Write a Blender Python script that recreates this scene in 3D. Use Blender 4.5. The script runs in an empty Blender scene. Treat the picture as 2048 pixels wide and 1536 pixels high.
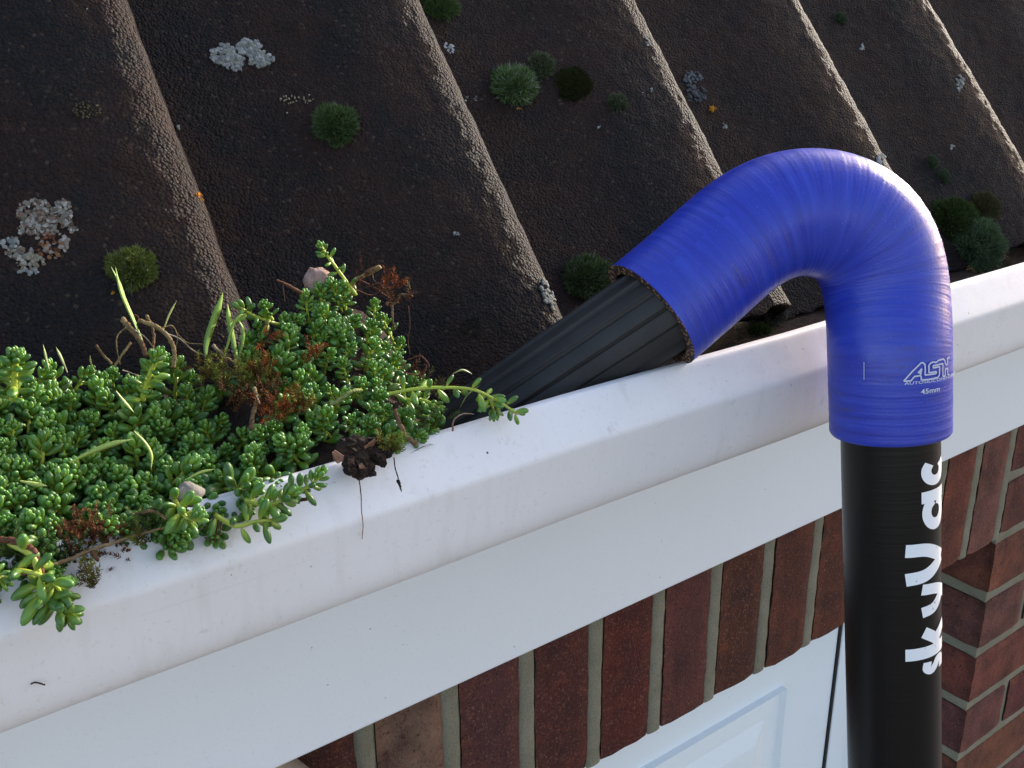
import bpy, math, random
import numpy as np
from mathutils import Matrix, Vector

# ------------------------------------------------------------------ camera, sky, sun, exposure
SC = bpy.context.scene
COL = SC.collection
MR = np.array([[0.80455584, -0.59375189, -0.01218979],
               [0.21937872, 0.27806706, 0.93517469],
               [-0.55187216, -0.75507444, 0.353977]])
FPX = 2030.92
cam = bpy.data.objects.new('camera', bpy.data.cameras.new('camera'))
COL.objects.link(cam)
cam.data.sensor_width = 36.0
cam.data.lens = 36.0 * FPX / 2048.0
cam.data.clip_start = 0.01
cam.data.clip_end = 500
mw = Matrix.Identity(4)
for i in range(3):
    for j in range(3):
        mw[j][i] = MR[i][j]
cam.matrix_world = mw
SC.camera = cam

SUN_AZ = math.radians(11.5)      # from +X towards +Y
SUN_EL = math.radians(16.5)
world = bpy.data.worlds.new('World')
SC.world = world
world.use_nodes = True
wn = world.node_tree
bg = wn.nodes['Background']
sky = wn.nodes.new('ShaderNodeTexSky')
sky.sky_type = 'NISHITA'
sky.sun_disc = False
sky.sun_elevation = SUN_EL
sky.sun_rotation = math.radians(90) - SUN_AZ
sky.dust_density = 2.2
sky.ozone_density = 0.7
wb = wn.nodes.new('ShaderNodeMix')      # white balance tint on the sky: a little warmer and less blue
wb.data_type = 'RGBA'
wb.blend_type = 'MULTIPLY'
wb.inputs[0].default_value = 1
wb.inputs[7].default_value = (1.09, .98, .95, 1)
wn.links.new(sky.outputs[0], wb.inputs[6])
wn.links.new(wb.outputs[2], bg.inputs[0])
bg.inputs[1].default_value = 0.15
sd = bpy.data.lights.new('sun', 'SUN')
sd.energy = 2.1
sd.angle = math.radians(1.2)
sd.color = (1.0, 0.93, 0.82)
sun = bpy.data.objects.new('sun', sd)
COL.objects.link(sun)
S = Vector((math.cos(SUN_EL) * math.cos(SUN_AZ), math.cos(SUN_EL) * math.sin(SUN_AZ), math.sin(SUN_EL)))
sun.rotation_euler = (-S).to_track_quat('-Z', 'Y').to_euler()
SC.view_settings.view_transform = 'Standard'
SC.view_settings.look = 'None'
SC.view_settings.gamma = 1
SC.view_settings.use_curve_mapping = False
SC.view_settings.exposure = 1.74

# ------------------------------------------------------------------ helpers
rnd = random.Random(7)
RG = np.random.RandomState(7)


def ray(x, y):
    return MR.T @ np.array([x - 1024.0, -(y - 768.0), -FPX])


def at_y(x, y, Y):
    r = ray(x, y)
    return r / r[1] * Y


def at_d(x, y, d):
    return ray(x, y) / FPX * d


def mesh_obj(name, verts, faces, mat=None, parent=None, smooth=True, col=None, mats=None, mi=None, uv=None):
    me = bpy.data.meshes.new(name)
    me.from_pydata([tuple(v) for v in np.asarray(verts).tolist()], [], faces if isinstance(faces, list) else np.asarray(faces).tolist())
    if col is not None:
        a = me.color_attributes.new('col', 'FLOAT_COLOR', 'POINT')
        c = np.ones((len(verts), 4), np.float32)
        c[:, :3] = col
        a.data.foreach_set('color', c.ravel())
    if uv is not None:
        l = me.uv_layers.new(name='uv')
        li = np.zeros(len(me.loops), np.int32)
        me.loops.foreach_get('vertex_index', li)
        l.data.foreach_set('uv', np.asarray(uv, np.float32)[li].ravel())
    if mat is not None:
        me.materials.append(mat)
    if mats:
        for m in mats:
            me.materials.append(m)
        me.polygons.foreach_set('material_index', np.asarray(mi, np.int32))
    if smooth:
        me.polygons.foreach_set('use_smooth', [True] * len(me.polygons))
    me.update()
    o = bpy.data.objects.new(name, me)
    COL.objects.link(o)
    if parent is not None:
        o.parent = parent
    return o


def tag(o, label, cat=None, group=None, kind=None):
    if label:
        o['label'] = label
    if cat:
        o['category'] = cat
    if group:
        o['group'] = group
    if kind:
        o['kind'] = kind
    return o


def empty(name, loc=(0, 0, 0)):
    o = bpy.data.objects.new(name, None)
    o.empty_display_size = 0.01
    COL.objects.link(o)
    o.location = loc
    return o


class MB:
    """collects vertices and faces"""
    def __init__(s):
        s.v, s.f, s.c, s.n = [], [], [], 0

    def add(s, v, f, c=(1, 1, 1)):
        v = np.asarray(v, float)
        s.v.append(v)
        s.f += [[i + s.n for i in q] for q in f]
        c = np.asarray(c, float)
        s.c.append(np.broadcast_to(c, (len(v), 3)) if c.ndim == 1 else c)
        s.n += len(v)

    def build(s, name, mat, parent=None, smooth=True):
        return mesh_obj(name, np.concatenate(s.v), s.f, mat, parent, smooth, np.concatenate(s.c))


def box_vf(x0, x1, y0, y1, z0, z1):
    v = [(x, y, z) for x in (x0, x1) for y in (y0, y1) for z in (z0, z1)]
    f = [[0, 1, 3, 2], [4, 6, 7, 5], [0, 4, 5, 1], [2, 3, 7, 6], [0, 2, 6, 4], [1, 5, 7, 3]]
    return v, f


def bevel(o, w, seg=2):
    m = o.modifiers.new('bevel', 'BEVEL')
    m.width = w
    m.segments = seg
    m.limit_method = 'ANGLE'
    return o


def frame_of(d):
    d = d / np.linalg.norm(d)
    a = np.array([0, 0, 1.0]) if abs(d[2]) < 0.9 else np.array([1.0, 0, 0])
    u = np.cross(a, d)
    u /= np.linalg.norm(u)
    return u, np.cross(d, u), d


def smooth_path(pts, n):
    """Catmull-Rom through points"""
    P = np.asarray(pts, float)
    P = np.vstack([2 * P[0] - P[1], P, 2 * P[-1] - P[-2]])
    m = len(P) - 3
    out = []
    for t in np.linspace(0, m - 1e-9, n):
        i = int(t)
        f = t - i
        p0, p1, p2, p3 = P[i:i + 4]
        out.append(0.5 * (2 * p1 + (p2 - p0) * f + (2 * p0 - 5 * p1 + 4 * p2 - p3) * f * f + (3 * p1 - p0 - 3 * p2 + p3) * f ** 3))
    return np.array(out)


def tube_vf(path, rad, seg=8, cap=True):
    P = np.asarray(path, float)
    n = len(P)
    rad = np.broadcast_to(np.asarray(rad, float), (n,)) if np.ndim(rad) < 2 else rad
    T = np.gradient(P, axis=0)
    T /= np.linalg.norm(T, axis=1)[:, None] + 1e-12
    u, _, _ = frame_of(T[0])
    V = []
    for i in range(n):
        u = u - T[i] * (u @ T[i])
        u /= np.linalg.norm(u)
        w = np.cross(T[i], u)
        a = np.arange(seg) * 2 * math.pi / seg
        V.append(P[i] + rad[i] * (np.cos(a)[:, None] * u + np.sin(a)[:, None] * w))
    V = np.concatenate(V)
    F = [[i * seg + j, i * seg + (j + 1) % seg, (i + 1) * seg + (j + 1) % seg, (i + 1) * seg + j] for i in range(n - 1) for j in range(seg)]
    if cap:
        V = np.vstack([V, P[0], P[-1]])
        F += [[len(V) - 2, (j + 1) % seg, j] for j in range(seg)]
        b = (n - 1) * seg
        F += [[len(V) - 1, b + j, b + (j + 1) % seg] for j in range(seg)]
    return V, F


def noise1(p, sc, seed=0):
    """cheap smooth value noise (numpy, vectorised), p (N,3)"""
    q = np.asarray(p) * sc + seed * 17.13
    i = np.floor(q).astype(np.int64)
    f = q - i
    f = f * f * (3 - 2 * f)

    def h(a):
        k = (a[:, 0] * 73856093) ^ (a[:, 1] * 19349663) ^ (a[:, 2] * 83492791)
        k = (k ^ (k >> 13)) * 1274126177
        return ((k ^ (k >> 16)) & 0xffff) / 65535.0
    r = 0
    for dx in (0, 1):
        for dy in (0, 1):
            for dz in (0, 1):
                w = (f[:, 0] if dx else 1 - f[:, 0]) * (f[:, 1] if dy else 1 - f[:, 1]) * (f[:, 2] if dz else 1 - f[:, 2])
                r = r + w * h(i + np.array([dx, dy, dz]))
    return r * 2 - 1


def fbm(p, sc, seed=0, o=3):
    r, a = 0, 1.0
    for k in range(o):
        r = r + a * noise1(p, sc * 2 ** k, seed + k)
        a *= .5
    return r


# ---- materials
def mat_new(name, rough=0.6, spec=0.5):
    m = bpy.data.materials.new(name)
    m.use_nodes = True
    b = m.node_tree.nodes['Principled BSDF']
    b.inputs['Roughness'].default_value = rough
    b.inputs['Specular IOR Level'].default_value = spec
    return m, m.node_tree, b


def nd(t, typ, **kw):
    n = t.nodes.new(typ)
    for k, v in kw.items():
        if k.startswith('i_'):
            n.inputs[k[2:].replace('_', ' ')].default_value = v
        else:
            setattr(n, k, v)
    return n


def noise(t, vec, scale, detail=3, rough=0.55):
    n = nd(t, 'ShaderNodeTexNoise')
    n.inputs['Scale'].default_value = scale
    n.inputs['Detail'].default_value = detail
    n.inputs['Roughness'].default_value = rough
    t.links.new(vec, n.inputs['Vector'])
    return n.outputs['Fac']


def ramp(t, fac, stops):
    r = nd(t, 'ShaderNodeValToRGB')
    e = r.color_ramp.elements
    while len(e) < len(stops):
        e.new(0.5)
    for q, (p, c) in zip(e, stops):
        q.position = p
        q.color = (*c, 1) if len(c) == 3 else c
    t.links.new(fac, r.inputs[0])
    return r.outputs[0]


def mix(t, fac, a, b, mode='MIX'):
    m = nd(t, 'ShaderNodeMix', data_type='RGBA', blend_type=mode)
    for sock, val in ((m.inputs[0], fac), (m.inputs[6], a), (m.inputs[7], b)):
        if isinstance(val, (int, float)):
            sock.default_value = val
        elif isinstance(val, tuple):
            sock.default_value = (*val, 1)
        else:
            t.links.new(val, sock)
    return m.outputs[2]


def bump(t, b, h, dist, strength=1.0, prev=None):
    n = nd(t, 'ShaderNodeBump')
    n.inputs['Distance'].default_value = dist
    n.inputs['Strength'].default_value = strength
    t.links.new(h, n.inputs['Height'])
    if prev is not None:
        t.links.new(prev, n.inputs['Normal'])
    t.links.new(n.outputs[0], b.inputs['Normal'])
    return n.outputs[0]


def objco(t):
    return nd(t, 'ShaderNodeNewGeometry').outputs['Position']


K = (0, 0, 0)
W = (1, 1, 1)


def vcol(t):
    return nd(t, 'ShaderNodeAttribute', attribute_name='col')


def make_roof_mat():
    m, t, b = mat_new('weathered_tile', 0.72, 0.16)
    p = objco(t)
    big = noise(t, p, 16, 4, .6)
    c = ramp(t, big, [(0.30, (.0070, .0070, .0082)), (0.44, (.0098, .0082, .0084)), (0.57, (.020, .0105, .0082)), (0.68, (.0110, .0092, .0090)), (0.85, (.014, .0130, .0070))])
    fine = noise(t, p, 420, 2, .6)
    c = mix(t, ramp(t, fine, [(0.5, K), (0.72, (.55, .55, .55))]), c, (.034, .015, .009))
    v = nd(t, 'ShaderNodeTexVoronoi')
    v.inputs['Scale'].default_value = 600
    t.links.new(p, v.inputs['Vector'])
    sp = nd(t, 'ShaderNodeSeparateColor')
    t.links.new(v.outputs['Color'], sp.inputs[0])
    c = mix(t, ramp(t, sp.outputs[0], [(0.955, K), (0.995, (.6, .6, .6))]), c, (.075, .052, .036))
    grey = ramp(t, noise(t, p, 60, 4, .6), [(0.55, K), (0.75, (.5, .5, .5))])
    c = mix(t, grey, c, (.0095, .0105, .012))
    v2 = nd(t, 'ShaderNodeTexVoronoi')
    v2.inputs['Scale'].default_value = 130
    t.links.new(p, v2.inputs['Vector'])
    sp2 = nd(t, 'ShaderNodeSeparateColor')
    t.links.new(v2.outputs['Color'], sp2.inputs[0])
    dots = nd(t, 'ShaderNodeMath', operation='LESS_THAN')
    dots.inputs[1].default_value = 0.055
    t.links.new(v2.outputs['Distance'], dots.inputs[0])
    sel = nd(t, 'ShaderNodeMath', operation='GREATER_THAN')
    sel.inputs[1].default_value = 0.965
    t.links.new(sp2.outputs[1], sel.inputs[0])
    dm = nd(t, 'ShaderNodeMath', operation='MULTIPLY')
    t.links.new(dots.outputs[0], dm.inputs[0])
    t.links.new(sel.outputs[0], dm.inputs[1])
    c = mix(t, dm.outputs[0], c, (.45, .44, .40))
    t.links.new(c, b.inputs['Base Color'])
    inv = nd(t, 'ShaderNodeMath', operation='SUBTRACT')
    inv.inputs[0].default_value = 1
    t.links.new(v.outputs['Distance'], inv.inputs[1])
    n1 = bump(t, b, inv.outputs[0], 0.0016, 0.9)
    n2 = bump(t, b, noise(t, p, 380, 3, .7), 0.0015, 0.9, n1)
    bump(t, b, noise(t, p, 45, 4, .6), 0.0022, 0.6, n2)
    return m


def make_white(name, base, streak=True, rough=0.42, dirt=0.5):
    m, t, b = mat_new(name, rough, 0.45)
    p = objco(t)
    c = mix(t, ramp(t, noise(t, p, 9, 5, .6), [(0.35, K), (0.75, (dirt, dirt, dirt))]), base, tuple(x * .84 for x in (base[0], base[1], base[2] * .97)))
    v = nd(t, 'ShaderNodeTexVoronoi')
    v.inputs['Scale'].default_value = 130
    t.links.new(p, v.inputs['Vector'])
    sp = nd(t, 'ShaderNodeSeparateColor')
    t.links.new(v.outputs['Color'], sp.inputs[0])
    # tiny dark specks of grime of random size
    a = nd(t, 'ShaderNodeMath', operation='MULTIPLY_ADD')
    a.inputs[1].default_value = 0.16
    a.inputs[2].default_value = -0.085
    t.links.new(sp.outputs[0], a.inputs[0])
    lt = nd(t, 'ShaderNodeMath', operation='LESS_THAN')
    t.links.new(v.outputs['Distance'], lt.inputs[0])
    t.links.new(a.outputs[0], lt.inputs[1])
    c = mix(t, lt.outputs[0], c, mix(t, sp.outputs[1], (.07, .055, .05), (.42, .38, .34)))
    f = ramp(t, noise(t, p, 480, 2, .7), [(0.60, K), (0.78, (.35, .35, .35))])
    c = mix(t, f, c, (.40, .38, .37))
    if streak:
        sm = ramp(t, noise(t, p, 70, 5, .7), [(0.64, K), (0.72, (.45, .45, .45))])
        c = mix(t, sm, c, (.40, .38, .36))
        mp = nd(t, 'ShaderNodeMapping')
        mp.inputs['Scale'].default_value = (90, 90, 7)
        t.links.new(p, mp.inputs[0])
        s = ramp(t, noise(t, mp.outputs[0], 1, 3, .6), [(0.56, K), (0.80, (.34, .34, .34))])
        c = mix(t, s, c, (.47, .44, .40))
        # long scratches along the profile
        mp2 = nd(t, 'ShaderNodeMapping')
        mp2.inputs['Scale'].default_value = (4, 300, 300)
        t.links.new(p, mp2.inputs[0])
        s2 = ramp(t, noise(t, mp2.outputs[0], 1, 2, .5), [(0.70, K), (0.76, (.25, .25, .25))])
        c = mix(t, s2, c, (.5, .48, .47))
    t.links.new(c, b.inputs['Base Color'])
    bump(t, b, noise(t, p, 60, 3, .5), 0.0004, 0.5)
    return m


def make_brick_mat():
    m, t, b = mat_new('red_brick', 0.88, 0.25)
    p = objco(t)
    oi = nd(t, 'ShaderNodeObjectInfo')
    c = mix(t, ramp(t, noise(t, p, 26, 4, .65), [(0.35, K), (0.72, (.85, .85, .85))]), oi.outputs['Color'], (.030, .013, .014), 'MIX')
    c = mix(t, ramp(t, noise(t, p, 55, 4, .7), [(0.52, K), (0.78, (.75, .75, .75))]), c, (.13, .035, .014))
    c = mix(t, ramp(t, noise(t, p, 500, 2, .6), [(0.56, K), (0.76, (.75, .75, .75))]), c, (.24, .12, .085))
    c = mix(t, ramp(t, noise(t, p, 300, 3, .6), [(0.30, (.7, .7, .7)), (0.42, K)]), c, (.016, .008, .008))
    t.links.new(c, b.inputs['Base Color'])
    n1 = bump(t, b, noise(t, p, 420, 3, .7), 0.0016, 0.9)
    pit = ramp(t, noise(t, p, 150, 3, .7), [(0.30, K), (0.42, W)])
    n2 = bump(t, b, pit, 0.0012, 0.7, n1)
    bump(t, b, noise(t, p, 70, 4, .6), 0.003, 0.6, n2)
    return m


def make_mortar_mat():
    m, t, b = mat_new('mortar', 0.92, 0.2)
    p = objco(t)
    c = ramp(t, noise(t, p, 30, 4, .6), [(0.3, (.17, .165, .120)), (0.7, (.25, .24, .185))])
    c = mix(t, ramp(t, noise(t, p, 600, 2, .6), [(0.55, K), (0.75, (.7, .7, .7))]), c, (.09, .075, .055))
    t.links.new(c, b.inputs['Base Color'])
    bump(t, b, noise(t, p, 350, 4, .75), 0.0022, 0.9)
    return m


def make_hose_mat():
    m, t, b = mat_new('blue_silicone', 0.36, 0.5)
    uv = nd(t, 'ShaderNodeUVMap', uv_map='uv').outputs[0]
    p = objco(t)
    mp = nd(t, 'ShaderNodeMapping')
    mp.inputs['Scale'].default_value = (190, 2.2, 1)   # u = metres along the hose, v = turn
    t.links.new(uv, mp.inputs[0])
    bands = noise(t, mp.outputs[0], 1, 4, .65)
    c = ramp(t, bands, [(0.30, (.012, .024, .30)), (0.5, (.016, .034, .38)), (0.72, (.026, .056, .46))])
    mp2 = nd(t, 'ShaderNodeMapping')
    mp2.inputs['Scale'].default_value = (420, 9, 1)
    t.links.new(uv, mp2.inputs[0])
    scuff = noise(t, mp2.outputs[0], 1, 3, .7)
    area = noise(t, p, 38, 3, .6)
    mm = nd(t, 'ShaderNodeMath', operation='MULTIPLY')
    t.links.new(ramp(t, scuff, [(0.52, K), (0.68, W)]), mm.inputs[0])
    t.links.new(ramp(t, area, [(0.50, K), (0.72, (.85, .85, .85))]), mm.inputs[1])
    c = mix(t, mm.outputs[0], c, (.055, .042, .065))
    c = mix(t, ramp(t, noise(t, p, 20, 4, .6), [(0.45, K), (0.8, (.38, .38, .38))]), c, (.040, .070, .33))
    c = mix(t, ramp(t, noise(t, p, 900, 2, .6), [(0.66, K), (0.76, (.5, .5, .5))]), c, (.16, .18, .42))
    t.links.new(c, b.inputs['Base Color'])
    r = ramp(t, noise(t, p, 70, 4, .6), [(0.3, (.30, .30, .30)), (0.8, (.52, .52, .52))])
    t.links.new(r, b.inputs['Roughness'])
    n1 = bump(t, b, bands, 0.00035, 0.45)
    bump(t, b, noise(t, p, 700, 2, .5), 0.0002, 0.5, n1)
    return m


def make_simple(name, c1, c2, sc, rough=.6, bsc=300, bd=.0005, spec=.4, lo=.35, hi=.7):
    m, t, b = mat_new(name, rough, spec)
    p = objco(t)
    t.links.new(ramp(t, noise(t, p, sc, 4, .6), [(lo, c1), (hi, c2)]), b.inputs['Base Color'])
    bump(t, b, noise(t, p, bsc, 3, .6), bd, 0.8)
    return m


def make_vc(name, rough=.6, spec=.4, bsc=0, bd=0, sss=0, var=.35):
    m, t, b = mat_new(name, rough, spec)
    a = vcol(t)
    p = objco(t)
    c = mix(t, ramp(t, noise(t, p, 260, 3, .6), [(.3, (var,) * 3), (.7, K)]), a.outputs['Color'], (.012, .012, .008))
    t.links.new(c, b.inputs['Base Color'])
    if sss:
        b.inputs['Subsurface Weight'].default_value = sss
        b.inputs['Subsurface Radius'].default_value = (.6, 1, .25)
        b.inputs['Subsurface Scale'].default_value = 0.0016
    if bsc:
        bump(t, b, noise(t, p, bsc, 3, .6), bd, 0.8)
    return m


def make_leaf_mat():
    m, t, b = mat_new('sedum_leaf', 0.36, 0.45)
    a = vcol(t)
    sp = nd(t, 'ShaderNodeSeparateColor')
    t.links.new(a.outputs['Color'], sp.inputs[0])
    # r: 0 at the stem, 1 at the tip; g: leaf to leaf variation; b: youth (1 = growing tip)
    old = ramp(t, sp.outputs[0], [(0.0, (.40, .45, .07)), (0.30, (.14, .24, .026)), (0.7, (.046, .130, .019)), (1.0, (.056, .155, .032))])
    young = ramp(t, sp.outputs[0], [(0.0, (.50, .54, .08)), (0.45, (.24, .39, .04)), (1.0, (.125, .29, .060))])
    c = mix(t, sp.outputs[2], old, young)
    c = mix(t, ramp(t, sp.outputs[1], [(0.0, K), (1.0, (.8, .8, .8))]), c, (.022, .070, .016))
    c = mix(t, ramp(t, sp.outputs[1], [(0.86, K), (0.95, (.6, .6, .6))]), c, (.28, .36, .11))
    t.links.new(c, b.inputs['Base Color'])
    b.inputs['Subsurface Weight'].default_value = 0.4
    b.inputs['Subsurface Radius'].default_value = (.5, 1, .2)
    b.inputs['Subsurface Scale'].default_value = 0.002
    p = objco(t)
    bump(t, b, noise(t, p, 1500, 2, .5), 0.00008, 0.6)
    return m


M_ROOF = make_roof_mat()
M_GUT = make_white('white_gutter_plastic', (.74, .725, .735))
M_FAS = make_white('white_fascia_plastic', (.75, .79, .84), False, .35, .15)
M_DOOR = make_white('white_door_paint', (.72, .80, .86), False, .4, .15)
M_BRICK = make_brick_mat()
M_MORT = make_mortar_mat()
M_HOSE = make_hose_mat()
M_LEAF = make_leaf_mat()
M_STEM = make_vc('plant_stem', .5, .4, 900, .0002, .1, .2)
M_MOSS = make_vc('moss', .85, .2, 0, 0, 0, .3)
M_LICH = make_vc('lichen', .9, .15, 1200, .0004, 0, .3)
M_BLADE = make_vc('grass_blade', .45, .4, 0, 0, .15, .15)
M_TWIG = make_vc('twig_bark', .85, .2, 1100, .0003, 0, .55)
M_SOIL = make_simple('dark_soil', (.012, .008, .006), (.045, .026, .018), 180, .9, 500, .002, .25)
M_STONE = make_simple('pink_stone', (.20, .12, .10), (.38, .27, .23), 260, .9, 700, .001, .2)
M_PEB = make_simple('grey_pebble', (.15, .135, .12), (.26, .24, .21), 200, .85, 500, .0008, .2)
M_RUB = make_simple('black_rubber', (.010, .0098, .011), (.026, .0245, .025), 25, .6, 900, .00025, .4)
M_RIM = None
M_WOODD = make_simple('underlay_board', (.10, .09, .08), (.16, .14, .12), 20, .9, 200, .001, .2)  # grey-brown board tone, used on the roof underlay
M_GROUND = make_simple('driveway_concrete', (.10, .098, .095), (.16, .155, .15), 4, .92, 80, .003, .25)
M_PRINT = mat_new('white_print', .5, .4)[0]
M_PRINT.node_tree.nodes['Principled BSDF'].inputs['Base Color'].default_value = (.80, .80, .82, 1)


def print_mats():
    m, t, b = mat_new('worn_white_lettering', .45, .4)
    p = objco(t)
    c = mix(t, ramp(t, noise(t, p, 260, 4, .7), [(0.66, K), (0.70, W)]), (.78, .79, .81), (.05, .05, .055))
    t.links.new(c, b.inputs['Base Color'])
    return m


M_PRINT2 = print_mats()


def rim_mat():
    m, t, b = mat_new('cut_fabric_rim', .9, .2)
    p = objco(t)
    v = nd(t, 'ShaderNodeTexVoronoi')
    v.inputs['Scale'].default_value = 520
    t.links.new(p, v.inputs['Vector'])
    c = ramp(t, v.outputs['Distance'], [(0.22, (.42, .24, .13)), (0.42, (.045, .028, .028))])
    t.links.new(c, b.inputs['Base Color'])
    bump(t, b, v.outputs['Distance'], -0.0006)
    return m


M_RIM = rim_mat()


def pole_mat():
    m, t, b = mat_new('black_carbon_pole', .33, .3)
    uv = nd(t, 'ShaderNodeUVMap', uv_map='uv').outputs[0]
    mp = nd(t, 'ShaderNodeMapping')
    mp.inputs['Scale'].default_value = (520, 2, 1)
    t.links.new(uv, mp.inputs[0])
    n = noise(t, mp.outputs[0], 1, 3, .6)
    c = ramp(t, n, [(0.3, (.0016, .0015, .0018)), (0.7, (.0034, .0030, .0030))])
    p = objco(t)
    c = mix(t, ramp(t, noise(t, p, 40, 4, .6), [(0.5, K), (0.8, (.5, .5, .5))]), c, (.0045, .0032, .003))
    t.links.new(c, b.inputs['Base Color'])
    bump(t, b, n, 0.0002, 0.6)
    return m


M_POLE = pole_mat()

# ------------------------------------------------------------------ ground
GZ = -2.74
g = mesh_obj('ground', [(-200, -200, GZ), (200, -200, GZ), (200, 200, GZ), (-200, 200, GZ)], [[0, 1, 2, 3]], M_GROUND, None, False)
tag(g, 'grey concrete driveway below the garage', None, None, 'structure')

# ------------------------------------------------------------------ roof
TH = math.radians(50)
EX = np.array([1.0, 0, 0])
ES = np.array([0, math.cos(TH), math.sin(TH)])
EN = np.array([0, -math.sin(TH), math.cos(TH)])
PITCH = 0.1819
NC = -0.4500                 # crest-contour plane offset
PROF = np.array([(0, 0), (20, .6), (45, 4.5), (70, 10.5), (95, 18.5), (118, 26.5), (138, 32.2), (153, 35.2), (163, 36), (171, 34.8), (177.2, 30.5), (181.2, 22.5), (183.2, 10), (183.8, -1.5)]) / 1000.0
HREF = 0.029
VAL = NC - HREF
BASE = EN * VAL              # point of valley plane nearest the camera; slope coordinate s measured from here
pu = smooth_path(np.c_[PROF, np.zeros(len(PROF))], 200)
S_EAVE = (0.4445 - BASE[1]) / ES[1]


def prof_h(u):
    return np.interp(u, pu[:, 0], pu[:, 1])


def tile_x0(k):
    return PITCH * k - 0.002 - 0.1800


def roof_pt(X, s, h):
    return BASE + EX * X + ES * s + EN * h


def roof_hit(px, py):
    r = ray(px, py)
    r = r / np.linalg.norm(r)
    prev = None
    ts = np.linspace(0.3, 2.2, 3000)
    P = ts[:, None] * r
    nh = P @ EN - VAL
    X = P[:, 0]
    k = np.floor((X + 0.002 + 0.1800) / PITCH)
    u = X - (PITCH * k - 0.002 - 0.18)
    below = nh < prof_h(u)
    i = int(np.argmax(below))
    return P[i]


def roof_normal(P):
    X = P[0]
    k = math.floor((X + 0.182) / PITCH)
    u = X - tile_x0(k)
    e = .004
    dh = (prof_h(min(u + e, .178)) - prof_h(max(u - e, 0))) / (2 * e)
    n = EN - EX * max(-1.2, min(1.2, dh))
    return n / np.linalg.norm(n)


roof = empty('tiled_roof', (0, 0.45, -0.22))
tag(roof, 'dark mossy concrete tiled roof with rounded ribs running up from the gutter', 'roof')
RO = np.array(roof.location)


def tile_mesh(seed, nu, ns, L, name):
    us = np.concatenate([np.linspace(0, .150, int(nu * .62), endpoint=False), np.linspace(.150, .1838, nu - int(nu * .62))])
    ss = np.linspace(0, L, ns)
    U, SS = np.meshgrid(us, ss, indexing='ij')
    H = prof_h(U)
    P = np.stack([U, SS, H], -1).reshape(-1, 3)
    q = P + seed * 3.7
    # weathered bumps and a worn, uneven edge
    nrm = .0006 * fbm(q, 45, seed) + .0005 * fbm(q, 220, seed + 5, 2)
    P[:, 2] += nrm
    P[:, 0] += .0006 * fbm(q, 70, seed + 9, 2) * (P[:, 0] > .15)
    edge = (P[:, 1] < 1e-6)
    P[edge, 1] += .0022 * fbm(q[edge], 80, seed + 3)
    top = len(P)
    n0 = len(us)
    # underside copy: only the bottom edge band (thickness) is modelled
    T = .013
    ff = []
    for i in range(n0 - 1):
        for j in range(ns - 1):
            a = i * ns + j
            ff.append([a, a + ns, a + ns + 1, a + 1])
    low = [P[i * ns] * 1 + np.array([0, .0015, -T]) for i in range(n0)]
    low2 = [P[i * ns + ns // 5] * 1 + np.array([0, 0, -T]) for i in range(n0)]
    V = np.vstack([P, low, low2])
    for i in range(n0 - 1):
        ff.append([i * ns, top + i, top + i + 1, (i + 1) * ns])
        ff.append([top + i, top + n0 + i, top + n0 + i + 1, top + i + 1])
    W3 = V[:, :1] * EX + V[:, 1:2] * ES + V[:, 2:3] * EN
    me_o = mesh_obj(name, W3, ff, M_ROOF)
    return me_o


TL = 0.56
vis = [tile_mesh(i, 84, 230, TL, 'roof_tile') for i in range(3)]
far = tile_mesh(5, 40, 24, TL, 'roof_tile')
used = set()


def place_tile(src, k, row):
    first = src.name not in used
    used.add(src.name)
    o = src if first else src.copy()
    if not first:
        COL.objects.link(o)
    o.parent = roof
    pos = roof_pt(tile_x0(k), S_EAVE + row * (TL - .004), 0.011 * row * 0 + (0.0 if row == 0 else 0.0)) - RO
    # upper courses lap over the lower ones
    if row:
        pos = pos + EN * 0.012 * row - ES * 0.03 * row
    o.location = pos + np.array([0, rnd.uniform(-.001, .001), 0])
    return o


for row in range(3):
    for k in range(-5, 20):
        near = row == 0 and -1 <= k <= 7
        place_tile(vis[(k * 7) % 3] if near else far, k, row)
# bed under the tiles
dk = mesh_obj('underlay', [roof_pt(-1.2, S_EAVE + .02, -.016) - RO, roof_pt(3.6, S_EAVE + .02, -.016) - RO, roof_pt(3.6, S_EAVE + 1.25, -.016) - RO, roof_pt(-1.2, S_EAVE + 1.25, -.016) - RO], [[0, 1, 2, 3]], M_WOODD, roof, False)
XL, XR = -1.1, 3.4

# ------------------------------------------------------------------ gutter
prof = [(.3370, -.1745), (.3362, -.1708), (.3345, -.1692), (.3320, -.1690), (.3300, -.1697), (.3265, -.1745), (.3225, -.1803), (.3186, -.1860),
        (.3176, -.1885), (.3177, -.1915), (.3188, -.2010), (.3199, -.2120), (.3207, -.2180), (.3220, -.2228), (.3240, -.2264), (.3268, -.2286), (.3300, -.2294), (.3345, -.2296), (.3420, -.2296), (.3560, -.2296), (.3780, -.2295), (.4050, -.2294), (.4320, -.2293), (.4500, -.2292),
        (.4610, -.2288), (.4675, -.2275), (.4707, -.2250), (.4718, -.2210), (.4720, -.2160)]
prof = smooth_path(np.c_[np.array(prof), np.zeros(len(prof))], 96)[:, :2]
t2 = .0018
tn = np.gradient(prof, axis=0)
tn /= np.linalg.norm(tn, axis=1)[:, None]
inner = prof + np.c_[-tn[:, 1], tn[:, 0]] * t2 * 1.0
loop = np.vstack([prof, inner[::-1]])
nx = 60
xs = np.linspace(XL, XR, nx)
V, F = [], []
for i, x in enumerate(xs):
    w = .0006 * math.sin(x * 9) + .0004 * math.sin(x * 23 + 1)
    V.append(np.c_[np.full(len(loop), x), loop[:, 0] + w, loop[:, 1] + .5 * w])
V = np.concatenate(V)
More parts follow.
